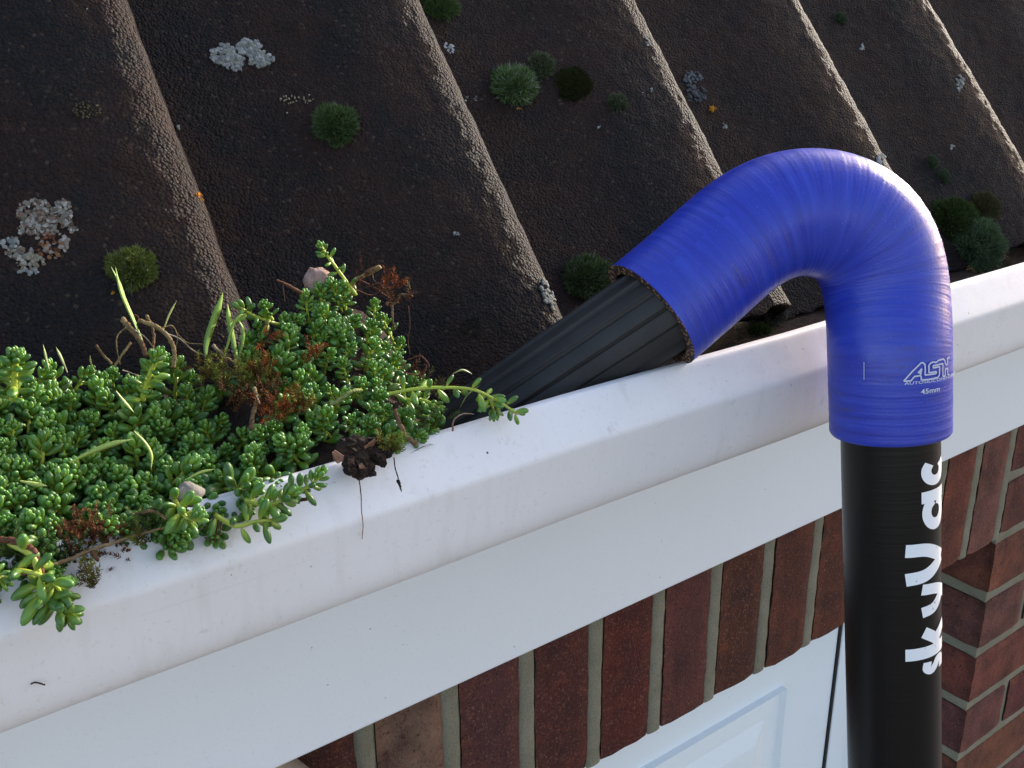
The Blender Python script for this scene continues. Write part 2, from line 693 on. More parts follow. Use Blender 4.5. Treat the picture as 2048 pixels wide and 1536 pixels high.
m_ = len(loop)
for i in range(nx - 1):
    for j in range(m_):
        F.append([i * m_ + j, (i + 1) * m_ + j, (i + 1) * m_ + (j + 1) % m_, i * m_ + (j + 1) % m_])
gut = mesh_obj('rain_gutter', V, F, M_GUT)
tag(gut, 'white plastic gutter with an angled front face running below the tile edge', 'gutter')

# fascia
fas = empty('fascia_board', (1, .475, -.33))
tag(fas, 'smooth pale white fascia board beneath the gutter, above the brick course', 'fascia')
O = np.array(fas.location)
v, f = box_vf(XL, XR, .475, .487, -.4256, -.221)
bevel(mesh_obj('board', np.array(v) - O, f, M_FAS, fas, False), .0018)
v, f = box_vf(XL, XR, .4885, .54, -.421, -.409)
mesh_obj('soffit', np.array(v) - O, f, M_FAS, fas, False)

# ------------------------------------------------------------------ brick wall
wall = empty('brick_wall', (1, .53, GZ))
tag(wall, 'red brick garage wall with upright bricks over the door and grey mortar', 'wall')
WO = np.array(wall.location)


def rough_box(sx, sy, sz, seed, n=7):
    """a brick centred at the origin, front face at -y, rough arrises"""
    gx = np.linspace(-1, 1, max(5, int(n * .6 * sx / max(sx, sz)) + 3))
    gz = np.linspace(-1, 1, max(5, int(n * 1.5 * sz / max(sx, sz)) + 3))
    gy = np.array([-1, -.6, 1])
    idx, V, F = {}, [], []

    def vid(a, b_, c_):
        key = (round(a, 4), round(b_, 4), round(c_, 4))
        if key not in idx:
            idx[key] = len(V)
            V.append(key)
        return idx[key]
    for A, B, fn in ((gx, gz, lambda a, b_, s: (a, s, b_)), (gy, gz, lambda a, b_, s: (s, a, b_)), (gx, gy, lambda a, b_, s: (a, b_, s))):
        for s in (-1, 1):
            for i in range(len(A) - 1):
                for j in range(len(B) - 1):
                    q = [vid(*fn(A[i], B[j], s)), vid(*fn(A[i + 1], B[j], s)), vid(*fn(A[i + 1], B[j + 1], s)), vid(*fn(A[i], B[j + 1], s))]
                    F.append(q)
    V = np.array(V, float)
    on = (np.abs(V) > .999).sum(1)
    P = V * np.array([sx, sy, sz]) / 2
    shrink = np.where(on >= 3, .0022, np.where(on == 2, .0013, 0))
    P -= np.sign(V) * (np.abs(V) > .999) * shrink[:, None]
    d = np.stack([fbm(P + seed * 5.1, 70, seed), fbm(P + seed * 5.1, 70, seed + 3), fbm(P + seed * 5.1, 70, seed + 6)], 1)
    P += d * .0004 + np.where(on[:, None] >= 2, np.stack([fbm(P, 210, seed + 1, 2), fbm(P, 210, seed + 4, 2), fbm(P, 210, seed + 7, 2)], 1) * .0006, 0)
    return P, F


BR = [(.088, .022, .020), (.104, .030, .025), (.078, .019, .019), (.098, .030, .030), (.075, .024, .026), (.12, .040, .032)]
soldier_me = []
for sdd in range(5):
    P, F = rough_box(.0578, .10, .204, sdd + 1, 16)
    soldier_me.append(mesh_obj('brick', P, F, M_BRICK).data)
    bpy.data.objects.remove(bpy.data.objects[-1] if False else [o for o in bpy.data.objects if o.data == soldier_me[-1]][0])
stretch_me, half_me = [], []
for sdd in range(4):
    P, F = rough_box(.2045, .097, .0715, sdd + 11, 10)
    o = mesh_obj('brick', P, F, M_BRICK)
    stretch_me.append(o.data)
    bpy.data.objects.remove(o)
    P, F = rough_box(.097, .097, .0715, sdd + 21, 8)
    o = mesh_obj('brick', P, F, M_BRICK)
    half_me.append(o.data)
    bpy.data.objects.remove(o)


def brick(me, x, y, z, c, r=0):
    o = bpy.data.objects.new('brick', me)
    COL.objects.link(o)
    o.parent = wall
    o.location = np.array([x, y, z]) - WO
    o.rotation_euler = (0, r, 0)
    c = [q * rnd.uniform(.88, 1.12) for q in c]
    o.color = (*c, 1)
    return o


JP = 0.0716
J0 = 0.3280           # joint centre
JX = 1.1184           # jamb corner
sol_bot = -.6235
special = {0: (.06, .018, .016), 1: (.17, .115, .09), 2: (.075, .030, .030), 3: (.080, .021, .015), 4: (.070, .014, .012), 5: (.095, .032, .030),
           6: (.070, .026, .014), 7: (.105, .030, .020), 8: (.095, .026, .015)}
for i in range(-20, 15):
    xc = J0 - JP * 1.0 + JP * (i - .5) + .0
    if xc > 1.10:
        break
    c = special.get(i, BR[(i * 5) % 6])
    if xc > .97:
        c = (.15, .065, .055) if i % 2 == 0 else (.14, .036, .028)
    brick(soldier_me[i % 5], xc, .53 + .05 + rnd.uniform(-.0008, .0008), sol_bot + .102 + rnd.uniform(-.001, .001), c, rnd.uniform(-.004, .004))
lastx = xc - JP / 2 - .0
ROWP = .0830
xr0 = lastx
# courses right of the opening
for r_ in range(-4, 24):
    zc = sol_bot - .001 - ROWP * (r_ + .5)
    if r_ < 0:
        xs0 = xr0 + .006
    else:
        xs0 = JX
    odd = r_ % 2
    x = xs0
    first = True
    while x < 3.3:
        if first and odd:
            L, me = .097, half_me[r_ % 4]
        else:
            L, me = .2045, stretch_me[rnd.randrange(4)]
        c = BR[rnd.randrange(6)]
        if first and r_ >= 0:
            c = (.150, .048, .034) if r_ % 2 == 0 else (.125, .044, .038)
        brick(me, x + L / 2, .53 + .0485, zc, [min(1, q * 1.15) for q in c])
        x += L + .0105
        first = False
# opening's left jamb far outside the picture, plain courses there
for r_ in range(0, 24):
    zc = sol_bot - .001 - ROWP * (r_ + .5)
    brick(stretch_me[r_ % 4], -1.02, .5785, zc, BR[r_ % 6])
# mortar: one body set back from the brick faces
mm = MB()
rec = .0032
mm.add(*box_vf(XL, JX - .003, .53 + rec, .63, sol_bot + .002, -.30))
mm.add(*box_vf(JX + rec, XR, .53 + rec + .0005, .628, GZ, -.31))
mm.add(*box_vf(XL, -.917, .53 + rec + .0005, .628, GZ, sol_bot))
mo = mm.build('mortar', M_MORT, None, False)
mo.data.transform(Matrix.Translation(Vector(-WO)))
mo.parent = wall
# rounded, slightly concave joints between the soldiers
jm = MB()
for i in range(-19, 15):
    jx = J0 - JP * 1.0 + JP * i
    if jx > lastx + .01:
        break
    zz = np.linspace(sol_bot + .001, sol_bot + .204, 26)
    aa = np.linspace(0, math.pi, 7)
    rows = []
    for z in zz:
        w = .0079 + .0002 * math.sin(z * 160 + i * 3)
        rows.append([(jx + w * math.cos(a) + .0002 * math.sin(z * 90 + i * 5), .5332 - .0021 * math.sin(a) + .0004 * math.sin(z * 240 + i), z) for a in aa])
    V = np.array(rows).reshape(-1, 3)
    F = [[p * 7 + q, p * 7 + q + 1, (p + 1) * 7 + q + 1, (p + 1) * 7 + q] for p in range(25) for q in range(6)]
    jm.add(V - WO, F)
jo = jm.build('pointing', M_MORT, wall, True)

# ------------------------------------------------------------------ garage door
DY = .600
door = empty('garage_door', (0, DY, GZ))
tag(door, 'white garage door with raised rectangular panels under the upright bricks', 'door')
DO = np.array(door.location)
DT = sol_bot - .02


def dbox(name, x0, x1, y0, y1, z0, z1, mat=M_DOOR, bev=.0015):
    v, f = box_vf(x0, x1, y0, y1, z0, z1)
    return bevel(mesh_obj(name, np.array(v) - DO, f, mat, door, False), bev)


GX = .9215
M_DARK = make_simple('gap_shade_dark', (.01, .01, .01), (.02, .02, .02), 50)  # near-black standing in for the shade inside the door gap
dbox('door_leaf', -.90, GX, DY + .004, DY + .03, GZ + .02, DT + .03)
dbox('shade_backing', -.93, JX - .002, DY + .034, DY + .04, GZ, DT + .04, M_DARK)  # dark sheet behind the leaf, painted shade for the gap
dbox('frame', GX + .0035, GX + .036, DY, DY + .032, GZ, DT + .035)
dbox('frame', GX + .0375, JX - .001, DY + .008, DY + .032, GZ, DT + .035)
dbox('frame', -.935, -.903, DY, DY + .032, GZ, DT + .035)
dbox('gap_shade', GX + .0002, GX + .0033, DY + .0015, DY + .03, GZ, DT + .03, M_DARK, .0002)  # dark strip added so the slit beside the leaf looks shaded
# the raised panels: a recessed ring with sloped sides around a raised field
for x1, w_ in ((GX - .100, .40), (GX - .100 - .45, .40), (GX - .100 - .90, .40)):
    for z1 in (-.745, -1.23, -1.72, -2.20):
        if z1 - .40 < GZ:
            continue
        x0, z0 = x1 - w_, z1 - .38
        rings = [(0, .0038), (.006, .0085), (.030, .0085), (.052, .0015), (.056, .0012)]
        V, F = [], []
        for d, y in rings:
            V += [(x0 + d, DY + .002 + y - .0035, z0 + d), (x1 - d, DY + .002 + y - .0035, z0 + d), (x1 - d, DY + .002 + y - .0035, z1 - d), (x0 + d, DY + .002 + y - .0035, z1 - d)]
        for i in range(len(rings) - 1):
            for j in range(4):
                F.append([i * 4 + j, i * 4 + (j + 1) % 4, (i + 1) * 4 + (j + 1) % 4, (i + 1) * 4 + j])
        F.append([len(V) - 4, len(V) - 3, len(V) - 2, len(V) - 1])
        # a thin plate standing 2 mm off the leaf carries the moulding
        V = np.array(V) - np.array([0, .0065, 0])
        n = len(V)
        V = np.vstack([V, V[:4] + np.array([0, .012, 0])])
        for j in range(4):
            F.append([n + j, n + (j + 1) % 4, (j + 1) % 4, j])
        mesh_obj('panel', V - DO, F, M_DOOR, door, False)

# ------------------------------------------------------------------ white pipe bend under the fascia at the bottom edge
pipe = empty('downpipe', (.165, .50, -.45))
tag(pipe, 'short off-white pipe bend tucked under the fascia in front of the bricks', 'pipe')
PO = np.array(pipe.location)
path = smooth_path([(.146, .507, -.4270), (.148, .507, -.437), (.163, .505, -.458), (.192, .500, -.505), (.201, .497, -.545), (.202, .497, -.60), (.202, .497, -1.3), (.202, .497, GZ + .05)], 60)
v, f = tube_vf(path - PO, .030, 32)
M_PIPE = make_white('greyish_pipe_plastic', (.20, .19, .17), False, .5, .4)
mesh_obj('pipe', v, f, M_PIPE, pipe)
v, f = tube_vf(np.array([(.202, .497, -.62), (.202, .497, -.66)]) - PO, .034, 32)
bevel(mesh_obj('collar', v, f, M_PIPE, pipe, False), .001)

# ------------------------------------------------------------------ pole, blue hose, rubber nozzle
SCL = .050
p_top = at_d(1780, 890, FPX * SCL / 195)
p_bot = at_d(1788, 1536, FPX * SCL / 182)
PD = (p_top - p_bot) / np.linalg.norm(p_top - p_bot)
PR = .0242


def sweep(path, rad, seg, name, mat, parent, flip=False, origin=np.zeros(3), u0=None):
    """swept tube with uv = (metres along, turn)"""
    P = np.asarray(path, float)
    n = len(P)
    T = np.gradient(P, axis=0)
    T /= np.linalg.norm(T, axis=1)[:, None]
    L = np.r_[0, np.cumsum(np.linalg.norm(np.diff(P, axis=0), axis=1))]
    u, _, _ = frame_of(T[0])
    V, UV = [], []
    for i in range(n):
        u = u - T[i] * (u @ T[i])
        u /= np.linalg.norm(u)
        w = np.cross(T[i], u)
        a = np.linspace(0, 2 * math.pi, seg + 1)
        rr = rad(L[i], a) if callable(rad) else rad
        V.append(P[i] + (rr * np.cos(a))[:, None] * u + (rr * np.sin(a))[:, None] * w)
        UV += [(L[i], q) for q in np.linspace(0, 1, seg + 1)]
    V = np.concatenate(V) - origin
    s1 = seg + 1
    F = [[i * s1 + j, i * s1 + j + 1, (i + 1) * s1 + j + 1, (i + 1) * s1 + j] for i in range(n - 1) for j in range(seg)]
    if flip:
        F = [q[::-1] for q in F]
    return mesh_obj(name, V, F, mat, parent, True, uv=UV), V, s1, n


pole = empty('vacuum_pole', p_bot - PD * 1.2)
tag(pole, 'black tubular pole with white worn lettering standing in front of the gutter', 'pole')
POLO = np.array(pole.location)
tt = np.linspace(-1.2, (p_top - p_bot) @ PD + .045, 460)
sweep([p_bot + PD * t for t in tt], lambda l, a: PR + .000015 * np.sin(l * 2 * math.pi / .0022) + 0 * a, 96, 'tube', M_POLE, pole, origin=POLO)
# end cap at the ground end
v, f = tube_vf(np.array([p_bot - PD * 1.215, p_bot - PD * 1.17]) - POLO, .0262, 40)
bevel(mesh_obj('end_cap', v, f, M_RUB, pole, False), .001)

# lettering wrapped on the pole
F_CAM = -MR[2]


def cyl_frame(c, d):
    """front direction (towards the camera), and the side direction to image right"""
    fr = -(c - d * (c @ d))
    fr /= np.linalg.norm(fr)
    sd_ = np.cross(d, fr)
    if sd_ @ MR[0] < 0:
        sd_ = -sd_
    return fr, sd_


def grid_cut(me, step_x, step_y=None):
    import bmesh
    bm = bmesh.new()
    bm.from_mesh(me)
    xs_ = [v_.co.x for v_ in bm.verts]
    if xs_:
        x = min(xs_) + step_x
        while x < max(xs_):
            bmesh.ops.bisect_plane(bm, geom=bm.verts[:] + bm.edges[:] + bm.faces[:], plane_co=(x, 0, 0), plane_no=(1, 0, 0))
            x += step_x
    bm.to_mesh(me)
    bm.free()


def stroke_vf(pts, w, n_per=14, k=0):
    """flat round-ended stroke in 2D: returns quads strip"""
    P = np.asarray(pts, float)
    if len(P) > 2:
        P = smooth_path(np.c_[P, np.zeros(len(P))], n_per * (len(P) - 1))[:, :2]
    else:
        P = np.array([P[0] + (P[1] - P[0]) * t for t in np.linspace(0, 1, n_per)])
    T = np.gradient(P, axis=0)
    T /= np.linalg.norm(T, axis=1)[:, None] + 1e-9
    N = np.c_[-T[:, 1], T[:, 0]]
    m = 5
    V = []
    for q in np.linspace(-.5, .5, m):
        V.append(P + N * w * q)
    V = np.stack(V, 1).reshape(-1, 2)
    F = [[i * m + j, (i + 1) * m + j, (i + 1) * m + j + 1, i * m + j + 1] for i in range(len(P) - 1) for j in range(m - 1)]
    return V, F


def arc(cx, cy, r, a0, a1, n=7):
    return [(cx + r * math.cos(math.radians(a0 + (a1 - a0) * i / (n - 1))), cy + r * math.sin(math.radians(a0 + (a1 - a0) * i / (n - 1)))) for i in range(n)]


axlen = np.linalg.norm(p_top - p_bot)


def proj_y(P):
    q_ = MR @ P
    return 768 - FPX * q_[1] / -q_[2]


def pole_a(py):
    """distance along the pole axis of picture row py (measured on the side that faces the camera)"""
    lo, hi_ = -.1, .3
    fr, sd_ = cyl_frame(p_bot + PD * axlen * .5, PD)
    off = PR * (math.cos(.9) * fr + math.sin(.9) * sd_)
    for _ in range(40):
        mid = (lo + hi_) / 2
        if proj_y(p_bot + PD * mid + off) > py:
            lo = mid
        else:
            hi_ = mid
    return lo


def letter_obj(strokes, y0, y1):
    lb = MB()
    a0, a1 = pole_a(y0), pole_a(y1)
    x_lo = min(x - w / 2 for pts, w in strokes for x, y in pts)
    x_hi = max(x + w / 2 for pts, w in strokes for x, y in pts)
    kx = (a1 - a0) / (x_hi - x_lo) * 1000
    for k, (pts, w) in enumerate(strokes):
        w *= 1.0
        V, F = stroke_vf([(x / 1000, y / 1000) for x, y in pts], w / 1000)
        a = a0 + (V[:, 0] - x_lo / 1000) * kx                      # along the pole, upward
        b_ = V[:, 1]                          # letter height direction -> towards image left
        phi = math.radians(82) - b_ / PR
        c = p_bot + a[:, None] * PD
        fr, sd_ = cyl_frame(p_bot + PD * axlen * .5, PD)
        rr = PR + .00022 + .00006 * k
        P = c + rr * (np.cos(phi)[:, None] * fr + np.sin(phi)[:, None] * sd_)
        lb.add(P - POLO, F)
    return lb.build('lettering', M_PRINT2, pole, True)


fr_, sd__ = cyl_frame(p_bot + PD * axlen * .5, PD)
XH = 19.0
W_ = 6.6
letter_obj([([(10, 16), (5.5, 16.5), (3.4, 13.5), (6, 10), (9.4, 7.5), (8, 3.6), (2, 3.6)], 5.6)], 1350, 1313)
letter_obj([([(3.4, 0), (3.4, 28.5)], W_), ([(5, 7.5), (9.5, 10.5), (14.8, 18.5)], 6.0), ([(9, 10.5), (11.5, 6.5), (15, 0)], 6.2)], 1312, 1247)
letter_obj([([(2.6, 19.5), (4.2, 11), (10.6, 3.5)], W_), ([(17.0, 19.5), (15, 9), (9.5, -1), (4, -8)], W_)], 1230, 1163)
letter_obj([([(3.2, 28), (4.8, 16), (11.5, 3)], 7.2), ([(19.6, 28), (18.4, 16), (11.5, 3)], 7.2)], 1163, 1080)
letter_obj([(arc(9.4, 9.5, 6.6, 20, 350, 12), 6.0), ([(17.6, 19.5), (17.6, 0)], 6.0)], 1060, 980)
letter_obj([(arc(9.6, 9.5, 6.8, 45, 315, 10), 6.6)], 971, 917)

# ---- hose centreline: lower leg along the pole, then the bend
hose = empty('silicone_hose', p_top)
tag(hose, 'bright blue curved silicone hose elbow joining the black pole to the nozzle', 'hose')
HO = np.array(hose.location)
HR = .0296
leg = [p_top + PD * t for t in (.0070, .024, .041, .055)]
bend_px = [(1774, 602, .5185), (1756, 498, .516), (1699, 438, .514), (1612, 419, .5125), (1543, 433, .511), (1482, 470, .5085), (1400, 546, .504), (1322, 612, .4995), (1311, 621, .499)]
bp = [at_d(x, y, d) for x, y, d in bend_px]
# drop the doubled end
ctrl = leg + bp[:-1] + [bp[-2] + (bp[-2] - bp[-3]) * .27]
hp = smooth_path(ctrl, 400)
for _ in range(14):
    hp[1:-1] = (hp[:-2] + hp[1:-1] * 2 + hp[2:]) / 4
# resample evenly
Lh = np.r_[0, np.cumsum(np.linalg.norm(np.diff(hp, axis=0), axis=1))]
q = np.linspace(0, Lh[-1], 620)
hp = np.stack([np.interp(q, Lh, hp[:, i]) for i in range(3)], 1)
for _ in range(2200):
    hp[1:-1] = (hp[:-2] + hp[1:-1] * 2 + hp[2:]) / 4
HL = Lh[-1]


def hose_r(l, a):
    t = l / HL
    bulge = .0023 * math.exp(-((t - .52) / .22) ** 2) + .0010 * max(0, t - .6) / .4
    spiral = .00007 * np.maximum(0, np.sin(2 * math.pi * l / .0046 + a * 1.0)) + .00002 * np.sin(2 * math.pi * l / .0017 + 2 * a) + .00003 * np.sin(l * 900 + 3 * np.sin(a) + 4 * math.sin(l * 130))
    e = 0
    for dd in (l, HL - l):
        if dd < .0012:
            e += -.0008 * (1 - dd / .0012)
    return HR + bulge + spiral + e


ho, HV, s1, nh = sweep(hp, hose_r, 128, 'hose_body', M_HOSE, hose, origin=HO)
HRI = .0252
hi, HVI, _, _ = sweep(hp, lambda l, a: HRI + 0 * a, 128, 'inner_lining', M_RIM, hose, flip=True, origin=HO)
for e in (0, nh - 1):
    A = HV[e * s1:(e + 1) * s1]
    B = HVI[e * s1:(e + 1) * s1]
    C_ = (A * .5 + B * .5) + (hp[0] - hp[1] if e == 0 else hp[-1] - hp[-2]) * .6
    V = np.vstack([A, C_, B])
    F = [[j, j + 1, s1 + j + 1, s1 + j] for j in range(s1 - 1)] + [[s1 + j, s1 + j + 1, 2 * s1 + j + 1, 2 * s1 + j] for j in range(s1 - 1)]
    mesh_obj('cut_rim', V, F, M_RIM, hose)

# printing on the hose: rays from the picture are only used to measure where each stroke sits on the tube
lc = hp[60]
LD = hp[90] - hp[20]
LD /= np.linalg.norm(LD)


def on_leg(px, py, lift=.00035):
    r = ray(px, py)
    r /= np.linalg.norm(r)
    R = HR + .0003
    a = r - LD * (r @ LD)
    b_ = -(lc - LD * (lc @ LD))
    A = a @ a
    Bq = 2 * a @ b_
    Cq = b_ @ b_ - R * R
    disc = max(0, Bq * Bq - 4 * A * Cq)
    t = (-Bq - math.sqrt(disc)) / (2 * A)
    return r * t


fr2, sd2 = cyl_frame(lc, LD)


def leg_sz(px, py):
    P = on_leg(px, py) - lc
    phi = math.atan2(P @ sd2, P @ fr2)
    return phi * HR, P @ LD


def leg_map(s, z, lift):
    phi = s / HR
    rr = HR + .00036 + lift
    return lc + z[:, None] * LD + rr * (np.cos(phi)[:, None] * fr2 + np.sin(phi)[:, None] * sd2)


lg = MB()
cr = lambda x, y: leg_sz(1790 + x / 13.96, 700 + y / 13.96)
lines = [
    [(240, 870), (480, 600), (720, 365), (770, 350), (830, 400), (845, 500), (835, 700)],
    [(835, 700), (1000, 680), (1150, 655), (1150, 600)],
    [(1150, 600), (940, 635)],
    [(940, 635), (940, 430), (985, 365), (1070, 330)],
    [(1070, 330), (1140, 350), (1200, 290), (1340, 250), (1385, 300), (1400, 410)],
    [(240, 870), (440, 860), (540, 735), (700, 715), (740, 520)],
    [(740, 520), (640, 630), (700, 640)],
    [(720, 720), (725, 835)],
    [(725, 835), (960, 815), (1180, 765), (1225, 700), (1235, 460)],
    [(1235, 460), (1055, 495), (1050, 440), (1320, 375)],
    [(1320, 375), (1320, 735), (1385, 715), (1385, 525), (1450, 510)],
    [(1400, 410), (1450, 395), (1450, 220), (1500, 205)],
    [(1450, 510), (1452, 690), (1490, 680)],
]
for k, ln in enumerate(lines):
    sz = np.array([cr(*p_) for p_ in ln])
    dense = []
    for a_, b_ in zip(sz[:-1], sz[1:]):
        for q_ in np.linspace(0, 1, 8, endpoint=False):
            dense.append(a_ + (b_ - a_) * q_)
    dense.append(sz[-1])
    D = np.array(dense)
    T = np.gradient(D, axis=0)
    T /= np.linalg.norm(T, axis=1)[:, None] + 1e-9
    N = np.c_[-T[:, 1], T[:, 0]]
    w = .00036
    V2 = np.stack([D - N * w, D + N * w], 1).reshape(-1, 2)
    F = [[2 * i, 2 * i + 2, 2 * i + 3, 2 * i + 1] for i in range(len(D) - 1)]
    lg.add(leg_map(V2[:, 0], V2[:, 1], .00003 * k) - HO, F)


def text_on_leg(txt, s0, s1_, z, h, bold, lift):
    cu = bpy.data.curves.new('t', 'FONT')
    cu.body = txt
    cu.size = 1
    cu.offset = bold
    cu.resolution_u = 3
    o = bpy.data.objects.new('t', cu)
    COL.objects.link(o)
    dg = bpy.context.evaluated_depsgraph_get()
    me = bpy.data.meshes.new_from_object(o.evaluated_get(dg))
    bpy.data.objects.remove(o)
    grid_cut(me, .25)
    v = np.array([list(q_.co) for q_ in me.vertices])
    v[:, 0] = (v[:, 0] - v[:, 0].min()) / (v[:, 0].max() - v[:, 0].min()) * (s1_ - s0) + s0
    v[:, 1] = z + v[:, 1] / .7 * h
    F = [list(q_.vertices) for q_ in me.polygons]
    lg.add(leg_map(v[:, 0], v[:, 1], lift) - HO, F)


sA, zA = cr(250, 968)
text_on_leg('AUTOSILICONEHOSES.COM', sA, sA + .0405, zA, .00135, .012, .0006)
sB, zB = cr(712, 1232)
sC, _ = cr(1240, 1160)
text_on_leg('45mm', sB, sC, zB, .0024, .018, .0002)
# a short white moulding tick
tk = np.array([leg_sz(1728.5, 724), leg_sz(1728.5, 759)])
lg.add(leg_map(np.array([tk[0, 0] - .00015, tk[0, 0] + .00015, tk[1, 0] + .00015, tk[1, 0] - .00015]), np.array([tk[0, 1], tk[0, 1], tk[1, 1], tk[1, 1]]), .0002) - HO, [[0, 1, 2, 3]])
M_LOGO = mat_new('silver_print', .4, .5)[0]
M_LOGO.node_tree.nodes['Principled BSDF'].inputs['Base Color'].default_value = (.52, .54, .66, 1)
lg.build('printed_logo', M_LOGO, hose, False)

# ---- ribbed rubber nozzle
ND = hp[-1] - hp[-30]
ND /= np.linalg.norm(ND)
n_t = np.array([-.894, .229, -.371])
n_t /= np.linalg.norm(n_t)
# the far end rests in the gutter
nz0 = hp[-1] - ND * .03
tip = at_y(945, 872, .394)
tip[2] = max(tip[2], -.2050)
ndir = (tip - hp[-1]) / np.linalg.norm(tip - hp[-1])
npath = np.array([hp[-1] - ndir * .022 + (tip + ndir * .012 - hp[-1] + ndir * .022) * q_ for q_ in np.linspace(0, 1, 60)])
NLEN = float(np.linalg.norm(np.diff(npath, axis=0), axis=1).sum())
nozzle = empty('rubber_nozzle', tip)
tag(nozzle, 'black ribbed rubber nozzle pushed from the blue hose down into the gutter', 'nozzle')


def noz_r(l, a):
    # a moulded strip pattern: long flat lands with narrow steps between them
    k = 15
    x = (a / (2 * math.pi) * k + .35) % 1.0
    land = .0246 - .0022 * x
    groove = -.0020 * np.exp(-((x - .04) / .045) ** 2) - .0012 * np.exp(-((x - .97) / .03) ** 2) 
    return (land + groove) * (1 - .12 * l / NLEN)


sweep(npath, noz_r, 360, 'tube', M_RUB, nozzle, origin=np.array(nozzle.location))
v, f = tube_vf(npath - np.array(nozzle.location), np.linspace(.0212, .0172, 60), 40)
mesh_obj('core', v, f, M_RUB, nozzle)

def at_p(x, y, Y):
    """like at_y, with the planting depths squeezed onto the gutter's real front edge"""
    return at_y(x, y, Y - .0145 * max(0.0, min(1.0, (.43 - Y) / .085)))


# ------------------------------------------------------------------ soil and sedum in the gutter
TOPX = [-260, 0, 60, 100, 200, 260, 300, 350, 400, 470, 500, 540, 600, 640, 680, 720, 780, 810, 820, 850, 900, 960, 1000]
TOPY = [760, 725, 712, 735, 752, 740, 722, 745, 755, 735, 668, 630, 600, 588, 560, 578, 620, 690, 745, 790, 835, 828, 835]


def top_y(x):
    return np.interp(x, TOPX, TOPY)


def lip_y(x):
    return np.interp(x, [-300, 0, 250, 550, 780, 1030, 1400], [1270, 1172, 1090, 996, 915, 833, 722])


def mound(px, py, back=0.0):
    """point of the planting surface: lip at the front, close to the tiles at the back"""
    t = (lip_y(px) - py) / max(30, lip_y(px) - top_y(px))
    Y = .344 + .082 * max(-.1, min(1.05, t)) + back
    return at_p(px, py, Y), t


so = MB()
cols_ = np.linspace(-280, 1010, 110)
rows_ = np.linspace(-.04, .97, 44)
V = []
for cx in cols_:
    for rr in rows_:
        y = lip_y(cx) + (top_y(cx) + 26 - lip_y(cx)) * rr
        P, t = mound(cx, y)
        P = P + np.array([.003, .008, -.005]) * (0.25 if rr < .02 else 1)
        V.append(P)
V = np.array(V)
V += (fbm(V, 60, 3) * .0022)[:, None] * np.array([0, -.6, .8]) + (fbm(V, 220, 4, 2) * .0012)[:, None] * np.array([0.3, -.6, .6])
nr = len(rows_)
F = [[i * nr + j, (i + 1) * nr + j, (i + 1) * nr + j + 1, i * nr + j + 1] for i in range(len(cols_) - 1) for j in range(nr - 1)]
soil = mesh_obj('soil', V, F, M_SOIL)
tag(soil, 'dark damp soil and rotted debris filling the gutter under the plants', None, None, 'stuff')
# silt lying in the rest of the channel
V = []
for x in np.linspace(XL, XR, 260):
    for y in np.linspace(.325, .468, 9):
        V.append((x, y, -.216))
V = np.array(V)
V[:, 2] += fbm(V, 40, 8) * .003
F = [[i * 9 + j, (i + 1) * 9 + j, (i + 1) * 9 + j + 1, i * 9 + j + 1] for i in range(259) for j in range(8)]
silt = mesh_obj('silt', V, F, M_SOIL)
tag(silt, 'thin dark silt lying along the gutter channel', None, None, 'stuff')


def leaf_vf(L, w, seg=8, rings=7):
    """a plump sedum leaf: grows along +z from the origin, narrow at the stem, round at the tip"""
    V, F = [(0, 0, 0)], []
    ts = np.array([.06, .2, .42, .64, .82, .94])
    for t in ts:
        r = (math.sin(math.pi * min(1, t * 1.0)) ** .55) * (.62 + .42 * t) if t < .95 else .3
        r *= .5 * w
        for j in range(seg):
            a = 2 * math.pi * j / seg
            V.append((r * math.cos(a), r * .82 * math.sin(a) + .10 * L * t * t, t * L))
    V.append((0, .10 * L, L))
    n = len(ts)
    for j in range(seg):
        F.append([0, 1 + (j + 1) % seg, 1 + j])
        for i in range(n - 1):
            F.append([1 + i * seg + j, 1 + i * seg + (j + 1) % seg, 1 + (i + 1) * seg + (j + 1) % seg, 1 + (i + 1) * seg + j])
        F.append([1 + (n - 1) * seg + j, 1 + (n - 1) * seg + (j + 1) % seg, len(V) - 1])
    V = np.array(V)
    return V, F, V[:, 2] / L


LEAFV, LEAFF, LEAFT = leaf_vf(1.0, .52)
SLEAFV, SLEAFF, SLEAFT = leaf_vf(1.0, .60, 7)


def leaf_xf(d, up):
    """rotation taking +z to d, with the leaf's hollow side towards up"""
    d = d / np.linalg.norm(d)
    y = up - d * (up @ d)
    if np.linalg.norm(y) < 1e-4:
        y = np.array([0, 1.0, 0]) - d * d[1]
    y /= np.linalg.norm(y)
    x = np.cross(y, d)
    return np.stack([x, y, d], 1)


LEAF_MESHES = []
for i in range(8):
    c = np.zeros((len(LEAFV), 3))
    c[:, 0] = LEAFT
    c[:, 1] = [.05, .25, .1, .5, .35, .15, .92, .7][i]
    c[:, 2] = [.2, 0, .5, 0, .1, .7, .3, 0][i]
    v = LEAFV * np.array([rnd.uniform(.85, 1.15), rnd.uniform(.85, 1.1), 1])
    o = mesh_obj('leaf', v, LEAFF, M_LEAF, None, True, c)
    LEAF_MESHES.append(o.data)
    bpy.data.objects.remove(o)


